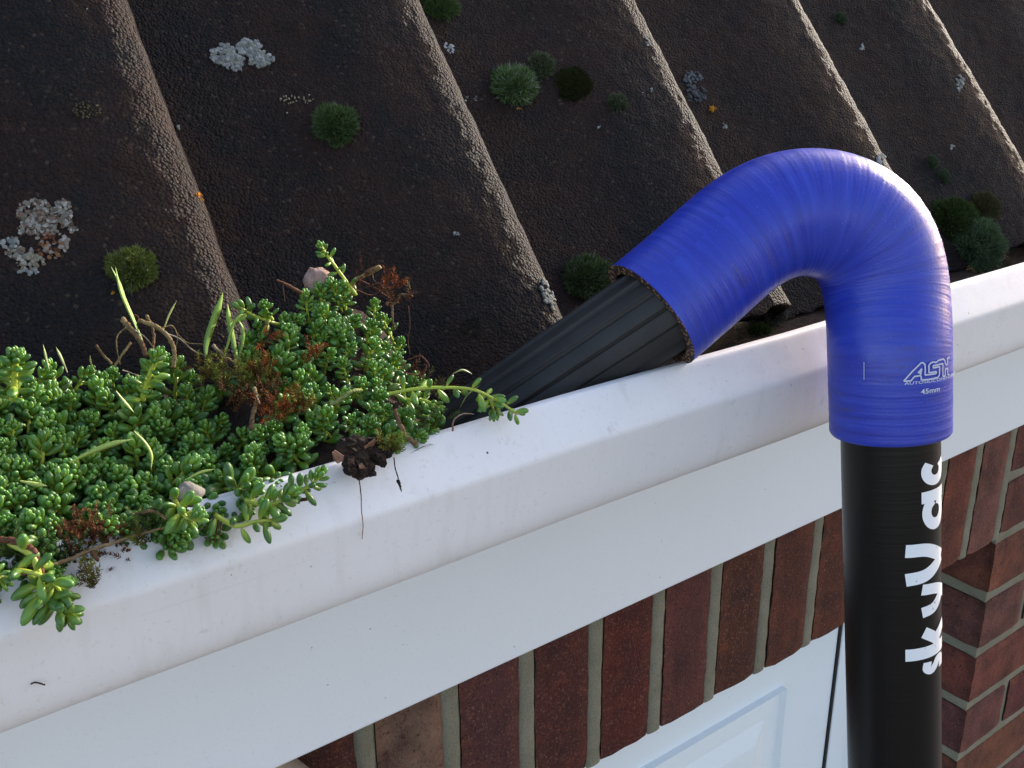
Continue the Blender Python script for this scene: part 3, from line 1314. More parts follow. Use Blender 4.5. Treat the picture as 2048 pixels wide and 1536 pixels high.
def shoot_spec(path, n_tip, n_low, tip_len, low_len, spread, r):
    """leaf list for a shoot along a path: (pos, dir, up, length, young)"""
    P = np.asarray(path)
    T = np.gradient(P, axis=0)
    T /= np.linalg.norm(T, axis=1)[:, None]
    n = n_tip + n_low
    out = []
    a = r.uniform(0, 6.28)
    for i in range(n):
        if i < n_low:
            t = spread * (i + .3) / n_low
            ang = math.radians(r.uniform(62, 92))
            L = low_len * r.uniform(.8, 1.15)
            yo = 0.0 if i < n_low * .6 else .25
        else:
            q_ = (i - n_low) / max(1, n_tip)
            t = spread + (1 - spread) * q_ ** .75
            ang = math.radians(68 * (1 - q_) ** .9 + 6)
            L = (low_len * .82 * (1 - q_) + tip_len * q_) * r.uniform(.9, 1.1)
            yo = .35 + .65 * q_
        a += 2.39996
        x = t * (len(P) - 1)
        j = min(len(P) - 2, int(x))
        p_ = P[j] + (P[j + 1] - P[j]) * (x - j)
        d = T[j]
        u, w, _ = frame_of(d)
        side = math.cos(a) * u + math.sin(a) * w
        out.append((p_ + side * .0006, d * math.cos(ang) + side * math.sin(ang), d, L, yo))
    return out


def stem_cols(n, seg, base, tipc):
    t = np.repeat(np.linspace(0, 1, n), seg)[:, None]
    c = np.array(base) * (1 - t) + np.array(tipc) * t
    return np.vstack([c, [base], [tipc]])


def build_shoot_mesh(path, leaves, r, rad=.0008, stemc=((.10, .12, .03), (.30, .38, .08))):
    mb = MB()
    n = len(path)
    v, f = tube_vf(path, np.linspace(rad, rad * .7, n), 6)
    # stem colour is stored like a pale leaf base
    cc = np.zeros((len(v), 3))
    cc[:, 0] = .05
    cc[:, 1] = .1
    cc[:, 2] = .2
    mb.add(v, f, cc)
    for (p_, d, up, L, yo) in leaves:
        R = leaf_xf(d, up)
        s = L * np.array([r.uniform(.9, 1.12), r.uniform(.88, 1.05), 1])
        vv = (SLEAFV * s) @ R.T + p_
        c = np.zeros((len(vv), 3))
        c[:, 0] = SLEAFT
        c[:, 1] = r.random() * .85 if r.random() > .03 else .95
        c[:, 2] = min(1, yo * r.uniform(.7, 1.2))
        mb.add(vv, SLEAFF, c)
    return mb


# twelve kinds of upright shoot, each a stem with a rosette
SHOOTS = []
for k in range(14):
    r = random.Random(100 + k)
    L = r.uniform(.018, .028)
    bx, by = r.uniform(-.003, .003), r.uniform(-.003, .003)
    path = smooth_path([(0, 0, -.004), (bx, by, L * .4), (bx * 1.3, by * 1.6, L * .75), (bx, by * 2, L)], 12)
    lv = shoot_spec(path, 15 + k % 5, 7 + k % 3, .0026 + .0005 * (k % 3), .0066 + .0009 * (k % 4), .46 + .03 * (k % 4), r)
    big = lv[:7 + k % 3]
    full = build_shoot_mesh(path, lv, r).build('shoot', M_LEAF).data
    part = build_shoot_mesh(path, lv[len(big):], r).build('shoot', M_LEAF).data
    for me in (full, part):
        for o in [o for o in bpy.data.objects if o.data == me]:
            bpy.data.objects.remove(o)
    SHOOTS.append((full, part, big, L))


def rot_to(d, spin):
    q_ = Vector(d).to_track_quat('Z', 'Y')
    return (q_.to_matrix() @ Matrix.Rotation(spin, 3, 'Z'))


def add_shoot(plant, pos, d, k, sc, detailed, spin):
    full, part, big, L = SHOOTS[k]
    o = bpy.data.objects.new('shoot', part if detailed else full)
    COL.objects.link(o)
    o.parent = plant
    R = rot_to(d, spin)
    base = Vector(pos) - R @ Vector((0, 0, L * .8)) * sc
    o.matrix_local = Matrix.Translation(base - plant.location) @ (R * sc).to_4x4()
    if detailed:
        for (p_, dd, up, Ll, yo) in big:
            lo = bpy.data.objects.new('leaf', LEAF_MESHES[rnd.randrange(8)])
            COL.objects.link(lo)
            lo.parent = o
            Rl = Matrix(leaf_xf(dd, up).tolist())
            lo.matrix_local = Matrix.Translation(Vector(p_)) @ (Rl * Ll).to_4x4()
    return o


def scatter(plant, region, spacing, detail_max, seed, sc=(.85, 1.2), keep=None):
    r = random.Random(seed)
    pts = []
    tries = 0
    while tries < 9000:
        tries += 1
        x = r.uniform(region[0], region[1])
        y = r.uniform(region[2], region[3])
        if y < top_y(x) + 14 or y > lip_y(x) + (30 if x < 120 else 18 if x < 400 else 14 if x < 600 else 4):
            continue
        if keep and not keep(x, y):
            continue
        if all((x - a) ** 2 + (y - b_) ** 2 > spacing ** 2 for a, b_ in pts):
            pts.append((x, y))
    pts.sort(key=lambda p_: -p_[1])
    nleaf = 0
    for i, (x, y) in enumerate(pts):
        P, t = mound(x, y)
        d = np.array([r.gauss(0, .28), -.55 + .35 * t + r.gauss(0, .22), .85 + r.gauss(0, .15)])
        if t < .16:
            d += np.array([0, -.55, -.45])
        d /= np.linalg.norm(d)
        k = r.randrange(len(SHOOTS))
        det = nleaf + 10 < detail_max
        add_shoot(plant, P + np.array([0, -.002, .002]), d, k, r.uniform(*sc), det, r.uniform(0, 6.28))
        if det:
            nleaf += len(SHOOTS[k][2])
    return len(pts)


gap = lambda x, y: not ((430 < x < 560 and 735 < y < 845) or (620 < x < 760 and 880 < y < 960) or (570 < x < 650 and 895 < y < 975) or (440 < x < 560 and 845 < y < 900 and (x - 500) ** 2 + (y - 860) ** 2 < 900)
                        or (y > lip_y(x) - 18 and 110 < x < 280))
pA = empty('sedum_plant', tuple(mound(200, 950)[0] + np.array([0, .01, -.012])))
tag(pA, 'dense green stonecrop mat spilling over the gutter lip at the lower left', 'stonecrop', 'stonecrop growing in the gutter')
nA = scatter(pA, (-240, 505, 680, 1180), 29.5, 290, 11, (.75, 1.3), gap)
pB = empty('sedum_plant', tuple(mound(680, 760)[0] + np.array([0, .01, -.012])))
tag(pB, 'tall mound of green stonecrop heaped beside the trailing stem near the nozzle', 'stonecrop', 'stonecrop growing in the gutter')
nB = scatter(pB, (505, 885, 560, 960), 28.5, 290, 12, (.68, 1.15), gap)


def free_shoot(plant, pts, Ys, n_tip, n_low, tl, ll, spread, seed, rad=.0009, sep=True):
    """a stem through measured places; its larger leaves are objects of their own"""
    r = random.Random(seed)
    P = np.array([at_p(x, y, Y) for (x, y), Y in zip(pts, Ys)])
    path = smooth_path(P, 26)
    lv = shoot_spec(path, n_tip, n_low, tl, ll, spread, r)
    o0 = np.array(plant.location)
    mb = build_shoot_mesh(path - o0, [(a - o0, b_, c, d, e) for a, b_, c, d, e in lv[n_low:]], r, rad)
    o = mb.build('shoot', M_LEAF, plant)
    for (p_, dd, up, Ll, yo) in lv[:n_low]:
        lo = bpy.data.objects.new('leaf', LEAF_MESHES[r.choice([0, 1, 2, 4, 5])])
        COL.objects.link(lo)
        lo.parent = o
        Rl = Matrix(leaf_xf(dd, up).tolist())
        lo.matrix_local = Matrix.Translation(Vector(p_ - o0)) @ (Rl * Ll).to_4x4()
    return o


def plant_at(pt, label):
    e_ = empty('sedum_plant', tuple(pt))
    tag(e_, label, 'stonecrop', 'stonecrop growing in the gutter')
    return e_


pT = plant_at(at_p(700, 575, .41), 'single pale green stonecrop stem rising highest above the mound')
free_shoot(pT, [(712, 590), (690, 560), (672, 535), (652, 508), (640, 490)], [.41] * 5, 12, 11, .0022, .0052, .72, 31)
pR = plant_at(at_p(800, 780, .38), 'long trailing stonecrop stem reaching right over the black nozzle')
free_shoot(pR, [(770, 790), (830, 778), (890, 775), (950, 780), (1000, 805), (1035, 828)], [.365, .356, .350, .344, .340, .337], 4, 17, .004, .0074, .95, 32, .0008)
free_shoot(pR, [(975, 790), (985, 812), (990, 830)], [.343, .342, .341], 8, 6, .0032, .0066, .5, 33, .0007)
free_shoot(pR, [(800, 800), (845, 800), (880, 815)], [.365, .358, .352], 8, 7, .0026, .0055, .6, 34, .0007)
pH = plant_at(at_p(60, 1090, .335), 'reddish stemmed stonecrop sprig hanging down the gutter face at the lower left corner')
free_shoot(pH, [(20, 1085), (62, 1110), (78, 1150), (85, 1175), (95, 1190)], [.336, .330, .327, .326, .325], 3, 8, .006, .0100, .98, 35, .0013)
free_shoot(pH, [(85, 1180), (105, 1205), (125, 1222), (142, 1238)], [.325, .323, .322, .322], 14, 9, .0040, .0082, .5, 36, .0010)
free_shoot(pH, [(30, 1140), (62, 1145), (100, 1160), (125, 1190), (130, 1206)], [.328, .325, .323, .322, .322], 12, 7, .0036, .0078, .6, 37, .0008)
free_shoot(pH, [(-40, 1150), (-15, 1150), (8, 1165)], [.328, .326, .325], 14, 8, .003, .0055, .5, 38, .0008)
pF = plant_at(at_p(560, 1030, .333), 'stonecrop sprig lying on the gutter lip below the soil gap, tips drooping')
free_shoot(pF, [(430, 1030), (470, 1052), (505, 1045), (520, 1042), (548, 1040)], [.335, .328, .327, .326, .326], 4, 9, .005, .0082, .9, 39, .0009)
free_shoot(pF, [(490, 1000), (530, 1010), (565, 1000), (590, 985)], [.336, .331, .329, .328], 16, 9, .0034, .0076, .5, 40)
free_shoot(pF, [(575, 985), (605, 978), (628, 965), (642, 945)], [.334, .331, .330, .329], 13, 7, .0032, .0066, .5, 41, .0008)
free_shoot(pF, [(350, 1000), (365, 1025), (380, 1040), (395, 1030)], [.336, .329, .326, .325], 14, 10, .0036, .0078, .5, 46)
pL = plant_at(at_p(540, 640, .42), 'stonecrop sprig pointing left off the mound above the grass tuft')
free_shoot(pL, [(560, 650), (530, 640), (505, 630), (485, 618)], [.415, .413, .412, .41], 4, 8, .005, .0072, .9, 42, .0009)
free_shoot(pL, [(545, 640), (532, 620), (528, 608)], [.413, .412, .411], 15, 5, .0024, .0048, .4, 43)
pC = plant_at(at_p(300, 780, .39), 'upright stonecrop shoot with one swollen pale leaf standing above the mat')
free_shoot(pC, [(285, 800), (292, 770), (305, 735), (318, 705)], [.392, .39, .388, .386], 16, 10, .0032, .0074, .62, 44, .0012)
pD = plant_at(at_p(30, 760, .39), 'stout dark green stonecrop shoot at the left border above the mat')
free_shoot(pD, [(25, 800), (28, 770), (30, 735), (32, 712)], [.392, .39, .388, .386], 18, 12, .0036, .0080, .62, 45, .0014)

# ------------------------------------------------------------------ grass, roots and twigs
def tube_thing(name, label, cat, strands, mat, group=None):
    """strands: (pixel points, Y list, base radius, tip radius, base colour, tip colour)"""
    many = len(strands) > 1
    root = None
    org = np.zeros(3)
    for pts, Ys, r0, r1, c0, c1 in strands:
        Ys = Ys if isinstance(Ys, (list, tuple)) else [Ys] * len(pts)
        P = np.array([at_p(x, y, Y) for (x, y), Y in zip(pts, Ys)])
        path = smooth_path(P, 10 * len(pts))
        path[1:-1] += RG.normal(0, r0 * .14, (len(path) - 2, 3))
        n = len(path)
        v, f = tube_vf(path, np.linspace(r0, r1, n) * .85 * (1 + .06 * np.sin(np.arange(n) * .9) + RG.normal(0, .03, n)), 7)
        t = np.r_[np.repeat(np.linspace(0, 1, n), 7), 0, 1][:, None]
        col = np.array(c0) * (1 - t) + np.array(c1) * t
        if many and root is None:
            root = empty(name, tuple(path[0]))
            org = path[0].copy()
            tag(root, label, cat, group)
        part = {'twigs': 'twig', 'dead stems': 'stem', 'root': 'root', 'twig': 'stem'}.get(cat, 'stem')
        o = mesh_obj(part if many else name, v - org, f, mat, root, True, col)
        if not many:
            tag(o, label, cat, group)


def blade_vf(pts, Ys, w, n=22):
    P = np.array([at_p(x, y, Y) for (x, y), Y in zip(pts, Ys)])
    path = smooth_path(P, n)
    T = np.gradient(path, axis=0)
    T /= np.linalg.norm(T, axis=1)[:, None]
    side = np.cross(T, np.array([.35, -.8, .3]))
    side /= np.linalg.norm(side, axis=1)[:, None]
    t = np.linspace(0, 1, n)
    ww = w * np.minimum(1, .35 + 1.6 * t) * np.minimum(1, (1 - t) * 3.2 + .03) * .5
    nrm = np.cross(side, T)
    V = np.concatenate([path + side * ww[:, None], path - nrm * ww[:, None] * .35, path - side * ww[:, None], path + nrm * ww[:, None] * .1])
    F = []
    for k in range(4):
        k2 = (k + 1) % 4
        for i in range(n - 1):
            F.append([k * n + i, k * n + i + 1, k2 * n + i + 1, k2 * n + i])
    tt_ = np.tile(t, 4)[:, None]
    return V, F, tt_


def grass(label, blades, c0=(.10, .18, .035), c1=(.20, .34, .05)):
    base = at_p(*blades[0][0][0], blades[0][1][0])
    e_ = empty('grass_tuft', tuple(base))
    tag(e_, label, 'grass', 'grass sprouting from the gutter')
    for pts, Ys, w in blades:
        V, F, t = blade_vf(pts, Ys, w)
        c = np.array(c0) * (1 - t) + np.array(c1) * t
        mesh_obj('blade', V - base, F, M_BLADE, e_, True, c)
    return e_


grass('thin forked yellow-green grass blade rising beside the round moss left of centre',
      [([(288, 690), (268, 640), (250, 600), (238, 565), (222, 533)], [.405, .408, .41, .412, .414], .0016),
       ([(283, 680), (262, 632), (244, 590), (236, 560), (231, 533)], [.404, .407, .409, .411, .413], .0014)], (.16, .26, .04), (.26, .44, .06))
grass('broad green grass blades standing above the orange moss',
      [([(413, 725), (412, 690), (424, 650), (438, 612), (446, 584)], [.40, .403, .406, .408, .41], .0034),
       ([(476, 730), (470, 700), (462, 660), (457, 630), (455, 607)], [.40, .402, .404, .405, .406], .0030),
       ([(440, 735), (455, 690), (466, 650), (480, 632), (492, 628)], [.398, .400, .402, .403, .404], .0016),
       ([(473, 730), (484, 690), (486, 660), (476, 638)], [.399, .401, .402, .403], .0018)])
grass('thin pale grass blades leaning across the middle of the stonecrop mat',
      [([(140, 925), (180, 905), (225, 888), (268, 878)], [.348, .345, .343, .341], .0019),
       ([(268, 862), (290, 885), (303, 910), (302, 940)], [.343, .341, .340, .339], .0012),
       ([(232, 782), (250, 805), (268, 825)], [.368, .366, .364], .0012),
       ([(370, 960), (400, 945), (430, 938)], [.345, .342, .34], .0010),
       ([(40, 962), (70, 968), (95, 972)], [.345, .342, .34], .0014)], (.24, .30, .07), (.30, .40, .10))
grass('small dry grass tips poking up along the back of the mat',
      [([(98, 738), (92, 715), (86, 688)], [.405, .407, .409], .0010), ([(135, 745), (122, 715), (112, 694)], [.405, .407, .409], .0012),
       ([(325, 665), (338, 630), (354, 600)], [.405, .407, .409], .0009), ([(190, 745), (182, 725), (180, 710)], [.404, .405, .406], .0008),
       ([(905, 748), (925, 740), (945, 748)], [.36, .36, .36], .0009), ([(920, 815), (935, 790), (960, 770)], [.36, .36, .36], .0007),
       ([(870, 790), (900, 775), (930, 790)], [.37, .37, .37], .0009)], (.20, .22, .08), (.24, .32, .08))

BRN = (.13, .065, .035)
TAN = (.27, .19, .09)
RED = (.16, .055, .032)
tube_thing('dead_stems', 'tangle of bent brown dead stems above the mat below the round moss', 'dead stems', [
    ([(243, 638), (262, 658), (280, 682), (292, 712)], [.41, .407, .404, .40], .0014, .0012, TAN, BRN),
    ([(276, 641), (310, 652), (335, 672), (348, 700), (346, 735)], [.41, .405, .402, .40, .398], .0010, .0011, TAN, TAN),
    ([(292, 632), (303, 650), (308, 680), (304, 700)], [.412, .41, .407, .404], .0008, .0006, TAN, BRN),
    ([(252, 654), (236, 670), (233, 690), (240, 730)], .402, .0003, .0003, TAN, TAN),
    ([(262, 685), (240, 715), (228, 735)], .400, .0006, .0005, TAN, TAN),
    ([(192, 690), (205, 708), (224, 728)], .404, .0006, .0006, BRN, TAN),
    ([(325, 655), (345, 652), (355, 675), (350, 700)], .404, .0003, .0002, TAN, TAN),
    ([(330, 665), (360, 678), (385, 700), (412, 712)], .402, .0003, .0004, (.4, .36, .3), TAN),
    ([(352, 665), (375, 685), (405, 688)], .403, .0002, .0002, TAN, TAN),
    ([(262, 628), (275, 632), (278, 645)], .411, .00025, .0002, RED, RED),
    ([(425, 690), (440, 705), (470, 728)], [.404, .402, .40], .0009, .0008, (.38, .3, .2), TAN),
    ([(270, 660), (292, 676), (310, 700)], .403, .00025, .0002, (.4, .36, .3), TAN),
    ([(245, 740), (260, 745), (285, 755)], .395, .00025, .0002, (.45, .4, .33), TAN)], M_TWIG)
tube_thing('dry_twigs', 'reddish twigs and rootlets at the top right of the stonecrop mound', 'twigs', [
    ([(553, 560), (575, 570), (603, 586)], .415, .0005, .0011, RED, BRN),
    ([(704, 590), (708, 562), (735, 548), (760, 533)], [.412, .41, .408, .406], .0009, .0014, TAN, TAN),
    ([(730, 548), (745, 538), (758, 532)], [.407, .406, .405], .0014, .0005, RED, TAN),
    ([(745, 545), (748, 560), (765, 572)], .407, .0003, .0002, TAN, BRN),
    ([(772, 606), (790, 606), (800, 590), (825, 592)], [.405, .403, .402, .401], .0009, .0007, TAN, BRN),
    ([(800, 570), (815, 562), (820, 578)], .402, .0004, .0003, RED, (.2, .25, .06)),
    ([(785, 610), (785, 640), (790, 660)], .400, .0006, .0005, TAN, BRN),
    ([(817, 612), (820, 650), (816, 680), (820, 710)], .398, .0002, .0002, RED, BRN),
    ([(720, 560), (750, 575), (770, 590), (790, 600)], .408, .0004, .0003, RED, RED),
    ([(730, 575), (760, 565), (790, 560)], .408, .0003, .0003, BRN, RED),
    ([(705, 575), (740, 590), (765, 580)], .408, .0003, .0003, RED, BRN),
    ([(566, 570), (568, 590), (570, 605)], .413, .0002, .0002, RED, BRN),
    ([(815, 720), (840, 712), (855, 725), (858, 735)], [.385, .382, .38, .379], .0004, .0004, RED, RED),
    ([(810, 745), (835, 750), (850, 740)], .382, .0004, .0003, RED, BRN),
    ([(838, 760), (852, 735), (848, 728)], .380, .0007, .0004, BRN, RED),
    ([(805, 770), (812, 745), (805, 715)], .38, .0003, .0003, BRN, RED)], M_TWIG)
tube_thing('fallen_twig', 'long thin brown twig lying along the gutter lip at the lower left', 'twig', [
    ([(0, 1158), (60, 1142), (130, 1122), (200, 1094), (290, 1066), (330, 1055)], [.336, .335, .3345, .334, .334, .334], .0010, .0005, (.25, .15, .09), TAN),
    ([(185, 1105), (197, 1122)], [.333, .331], .0009, .0006, BRN, BRN)], M_TWIG)
tube_thing('red_stem', 'smooth curved reddish stem arching over the lip at the lower left corner', 'stem', [
    ([(-10, 1080), (30, 1082), (62, 1098), (78, 1125), (82, 1155)], [.338, .334, .331, .329, .328], .0012, .0012, RED, (.22, .10, .06))], M_TWIG)
tube_thing('dry_twig', 'bare brown twig lying over the lip to the right of the soil clod', 'twig', [
    ([(790, 822), (800, 850), (815, 875), (832, 888)], [.350, .346, .343, .341], .0011, .0013, BRN, TAN)], M_TWIG)
tube_thing('dry_twig', 'pale thin twig crossing the leaves where the trailing stem begins', 'twig', [
    ([(662, 810), (685, 795), (705, 782), (722, 780)], [.352, .35, .35, .352], .0009, .0008, (.34, .36, .13), (.3, .35, .1))], M_TWIG)
tube_thing('rootlet', 'curled pale rootlet lying over the lip next to the nozzle tip', 'root', [
    ([(905, 862), (908, 840), (925, 828), (948, 828)], [.3425, .342, .3415, .342], .0005, .0002, (.24, .13, .09), (.4, .3, .22))], M_TWIG)
tube_thing('rootlet', 'long hair-thin root hanging straight down the gutter face below the soil clod', 'root', [
    ([(718, 958), (722, 990), (723, 1020), (726, 1050), (724, 1078)], [.3335, .3325, .3315, .3312, .3316], .0003, .00018, (.16, .08, .05), (.30, .17, .11))], M_TWIG)
tube_thing('rootlet', 'short dark root with a bud at its end, right of the clod', 'root', [
    ([(788, 915), (790, 935), (797, 958)], [.3370, .3345, .3330], .0003, .0003, (.05, .035, .03), (.03, .02, .02)),
    ([(796, 962), (800, 972), (803, 984)], [.3325, .3318, .3316], .0009, .0001, (.02, .015, .015), (.04, .02, .02))], M_TWIG)
tube_thing('rootlet', 'branched reddish rootlets dangling over the lip under the drooping sprig', 'root', [
    ([(437, 1035), (434, 1060), (428, 1085), (410, 1075)], [.336, .3325, .3315, .3315], .0004, .0003, RED, (.06, .04, .03)),
    ([(445, 1038), (440, 1065), (436, 1082)], [.336, .332, .331], .0003, .0003, RED, BRN)], M_TWIG)
tube_thing('fallen_twig', 'stubby reddish brown twig end resting on the lip beside the small sprig', 'twig', [
    ([(592, 1000), (610, 999), (624, 995)], [.3345, .332, .331], .0008, .0007, BRN, (.2, .09, .06))], M_TWIG)
tube_thing('fallen_twig', 'thin curved twig among the leaves just above the long fallen twig', 'twig', [
    ([(270, 1030), (300, 1022), (318, 1028), (332, 1038)], [.338, .335, .333, .332], .0007, .0006, BRN, TAN)], M_TWIG)
tube_thing('debris_fleck', 'tiny black curved fleck stuck low on the gutter face at the far left', 'debris', [
    ([(62, 1368), (70, 1365), (80, 1367), (90, 1370)], .3335, .0003, .0003, (.02, .02, .02), (.03, .02, .02))], M_TWIG)
tube_thing('dry_twig', 'split brown stalk standing in the dark gap of the mat', 'twig', [
    ([(508, 775), (514, 800), (505, 830), (503, 860)], [.372, .368, .365, .362], .0009, .0012, TAN, BRN),
    ([(512, 790), (520, 808)], [.366, .364], .0003, .0003, (.5, .5, .4), TAN)], M_TWIG)


def blob(name, px, py, Y, r, mat, label, cat, seed, sq=(1, .8, .75), amp=.25, kind=None, parent=None):
    n1_, n2_ = 22, 14
    V = []
    for i in range(n2_ + 1):
        th = math.pi * i / n2_
        for j in range(n1_):
            ph = 2 * math.pi * j / n1_
            V.append((math.sin(th) * math.cos(ph), math.sin(th) * math.sin(ph), math.cos(th)))
    V = np.array(V)
    V *= (1 + amp * fbm(V + seed * 3.3, 1.6, seed) + amp * .4 * fbm(V + seed, 5, seed))[:, None]
    V = V * np.array(sq) * r
    F = [[i * n1_ + j, i * n1_ + (j + 1) % n1_, (i + 1) * n1_ + (j + 1) % n1_, (i + 1) * n1_ + j][::-1] for i in range(n2_) for j in range(n1_)]
    c = at_p(px, py, Y)
    o = mesh_obj(name, V, F, mat, parent)
    o.location = c
    if label:
        tag(o, label, cat, None, kind)
    return o


blob('stone', 636, 566, .428, .0066, M_STONE, 'rough pinkish stone lodged behind the top of the stonecrop mound', 'stone', 1, (1.1, .8, .95), .2)
blob('pebble', 375, 990, .338, .0052, M_PEB, 'small pale grey pebble sitting among the leaves by the lip', 'pebble', 2, (1.1, .8, .8), .2)
clod = empty('soil_clod', tuple(at_p(722, 925, .336)))
tag(clod, 'dark brown clod of soil with leaf scraps hanging over the gutter lip', 'soil')
mb = MB()
r = random.Random(5)
cl0 = np.array(clod.location)
for i in range(75):
    t = r.random()
    px_ = r.gauss(722, 24 - 10 * t)
    py_ = 890 + 62 * t + (abs(px_ - 722) * -.3)
    c = at_p(px_, py_, .3345 + .008 * (1 - t) + r.uniform(-.001, .001)) - cl0
    rr = r.uniform(.0014, .0034) * (1.1 - .4 * t)
    V = RG.normal(size=(14, 3))
    V /= np.linalg.norm(V, axis=1)[:, None]
    # small faceted crumb
    th = np.array([(math.sin(a) * math.cos(b_), math.sin(a) * math.sin(b_), math.cos(a)) for a in (.5, 1.2, 1.9, 2.6) for b_ in np.arange(6) * 1.047 + a])
    th *= (1 + .35 * RG.uniform(-1, 1, len(th)))[:, None]
    V = np.vstack([th * rr, [(0, 0, rr)], [(0, 0, -rr)]]) + c
    F = []
    for i2 in range(3):
        for j in range(6):
            F.append([i2 * 6 + j, (i2 + 1) * 6 + j, (i2 + 1) * 6 + (j + 1) % 6, i2 * 6 + (j + 1) % 6])
    for j in range(6):
        F.append([24, j, (j + 1) % 6])
        F.append([25, 18 + (j + 1) % 6, 18 + j])
    mb.add(V, F)
mb.build('crumbs', M_SOIL, clod, False)
M_SCRAP = make_simple('dead_leaf_scrap', (.16, .07, .045), (.36, .22, .16), 240, .7, 500, .0005, .3)


def scrap(pts, Y, th=.0006, parent=None, name='leaf_scrap', org=cl0):
    P = np.array([at_p(x, y, Y + i * .0006) for i, (x, y) in enumerate(pts)]) - org
    n = len(P)
    V = np.vstack([P, P + np.array([.0003, th, -.0002])])
    F = [list(range(n)), list(range(2 * n - 1, n - 1, -1))] + [[j, n + j, n + (j + 1) % n, (j + 1) % n] for j in range(n)]
    return mesh_obj(name, V, F, M_SCRAP, parent, False)


scrap([(664, 905), (670, 900), (688, 912), (686, 922), (675, 928), (667, 920)], .3335, parent=clod)
scrap([(717, 930), (724, 926), (733, 940), (737, 952), (722, 944)], .3320, parent=clod)
scrap([(728, 893), (748, 878), (753, 882), (744, 896), (734, 902)], .3375, parent=clod)

# ------------------------------------------------------------------ moss
def fuzz(mb, P, N, L, w, c0, c1, jit, r_):
    """short hairs at points P along normals N (vectorised)"""
    n = len(P)
    D = N + RG.normal(0, jit, (n, 3))
    D /= np.linalg.norm(D, axis=1)[:, None]
    Sx = np.cross(D, RG.normal(size=(n, 3)))
    Sx /= np.linalg.norm(Sx, axis=1)[:, None]
    LL = L * RG.uniform(.6, 1.25, n)[:, None]
    bend = RG.normal(0, .22, (n, 3)) * LL
    A = P - Sx * w
    B = P + Sx * w
    M1 = P + D * LL * .55 - Sx * w * .8 + bend * .3
    M2 = P + D * LL * .55 + Sx * w * .8 + bend * .3
    T_ = P + D * LL + bend
    V = np.stack([A, B, M2, M1, T_], 1).reshape(-1, 3)
    k = RG.uniform(.65, 1.3, n)[:, None]
    c0 = np.array(c0) * k
    c1 = np.array(c1) * k
    C_ = np.stack([c0, c0, c0 * .5 + c1 * .5, c0 * .5 + c1 * .5, c1], 1).reshape(-1, 3)
    F = []
    for i in range(n):
        b_ = i * 5
        F.append([b_, b_ + 1, b_ + 2, b_ + 3])
        F.append([b_ + 3, b_ + 2, b_ + 4])
    mb.add(V, F, C_)


def cushion(px, py, rpx, label, c0=(.022, .045, .008), c1=(.10, .15, .045), n=None, ht=.62, stretch=(1, 1), hair=.34, tipw=None, name='moss_cushion'):
    c = roof_hit(px, py)
    nn = roof_normal(c)
    dist = np.linalg.norm(c)
    R = rpx * dist / FPX
    u, w, _ = frame_of(nn)
    # u along x-ish, w along the slope
    u = np.cross(ES, nn)
    u /= np.linalg.norm(u)
    w = np.cross(nn, u)
    n = n or int(4200 * (rpx / 40) ** 1.2) + 700
    z = RG.uniform(0.0, 1, n)
    ph = RG.uniform(0, 2 * math.pi, n)
    s = np.sqrt(1 - z * z)
    D = np.stack([s * np.cos(ph), s * np.sin(ph), z], 1)
    body = 1 + .20 * fbm(D + px, 2.5, int(px) % 50)
    Lc = D * np.array([stretch[0], stretch[1], ht]) * R * .84 * body[:, None]
    Nl = D / np.array([stretch[0], stretch[1], ht])
    Nl /= np.linalg.norm(Nl, axis=1)[:, None]
    B = np.stack([u, w, nn], 0)
    mb = MB()
    # dome
    V, F = [], []
    n1_, n2_ = 28, 9
    for i in range(n2_ + 1):
        th = .5 * math.pi * i / n2_ * 1.06
        for j in range(n1_):
            a = 2 * math.pi * j / n1_
            V.append((math.sin(th) * math.cos(a), math.sin(th) * math.sin(a), math.cos(th)))
    V = np.array(V)
    bd = 1 + .20 * fbm(V + px, 2.5, int(px) % 50)
    V = V * np.array([stretch[0], stretch[1], ht]) * R * .84 * bd[:, None] * .97
    F = [[i * n1_ + j, (i + 1) * n1_ + j, (i + 1) * n1_ + (j + 1) % n1_, i * n1_ + (j + 1) % n1_] for i in range(n2_) for j in range(n1_)]
    org = c - nn * .0005
    mb.add(V @ B, F, np.array(c0) * .5)
    Pw = Lc @ B
    Nw = Nl @ B
    fuzz(mb, Pw, Nw, R * hair * .66, max(.00016, R * .024), c0, c1, .34, None)
    if tipw:
        idx = RG.rand(len(Pw)) < .16
        fuzz(mb, Pw[idx], Nw[idx], R * hair * 1.0, .00009, tipw, tipw, .45, None)
    o = mb.build(name, M_MOSS, None, True)
    o.location = org
    tag(o, label, 'moss', 'round moss cushions on the roof tiles')
    return o


GRY = (.20, .23, .15)
cushion(264, 540, 44, 'round spiky moss cushion left of the forked grass blade, nearest the mat', (.03, .045, .006), (.16, .20, .03), tipw=GRY)
cushion(670, 252, 43, 'round grey-tipped moss cushion alone in the middle of the second tile channel', (.022, .05, .008), (.065, .12, .03), tipw=GRY)
cushion(880, 12, 36, 'green moss cushion cut by the top edge of the photo beside a rib', (.03, .065, .01), (.11, .18, .05), tipw=GRY)
cushion(1028, 177, 42, 'largest light green moss cushion of the upper group, orange fleck beneath', (.035, .075, .015), (.12, .19, .055), tipw=(.35, .38, .33), ht=.85)
cushion(1082, 132, 27, 'small moss cushion above and between the two larger ones', (.025, .04, .012), (.10, .12, .055), tipw=GRY)
cushion(1149, 170, 41, 'dark olive moss patch, flattest of the upper group', (.014, .020, .004), (.035, .040, .008), ht=.28, hair=.2)
cushion(1234, 207, 21, 'tiny moss cushion at the right end of the upper group', (.02, .032, .01), (.08, .10, .05), tipw=GRY)
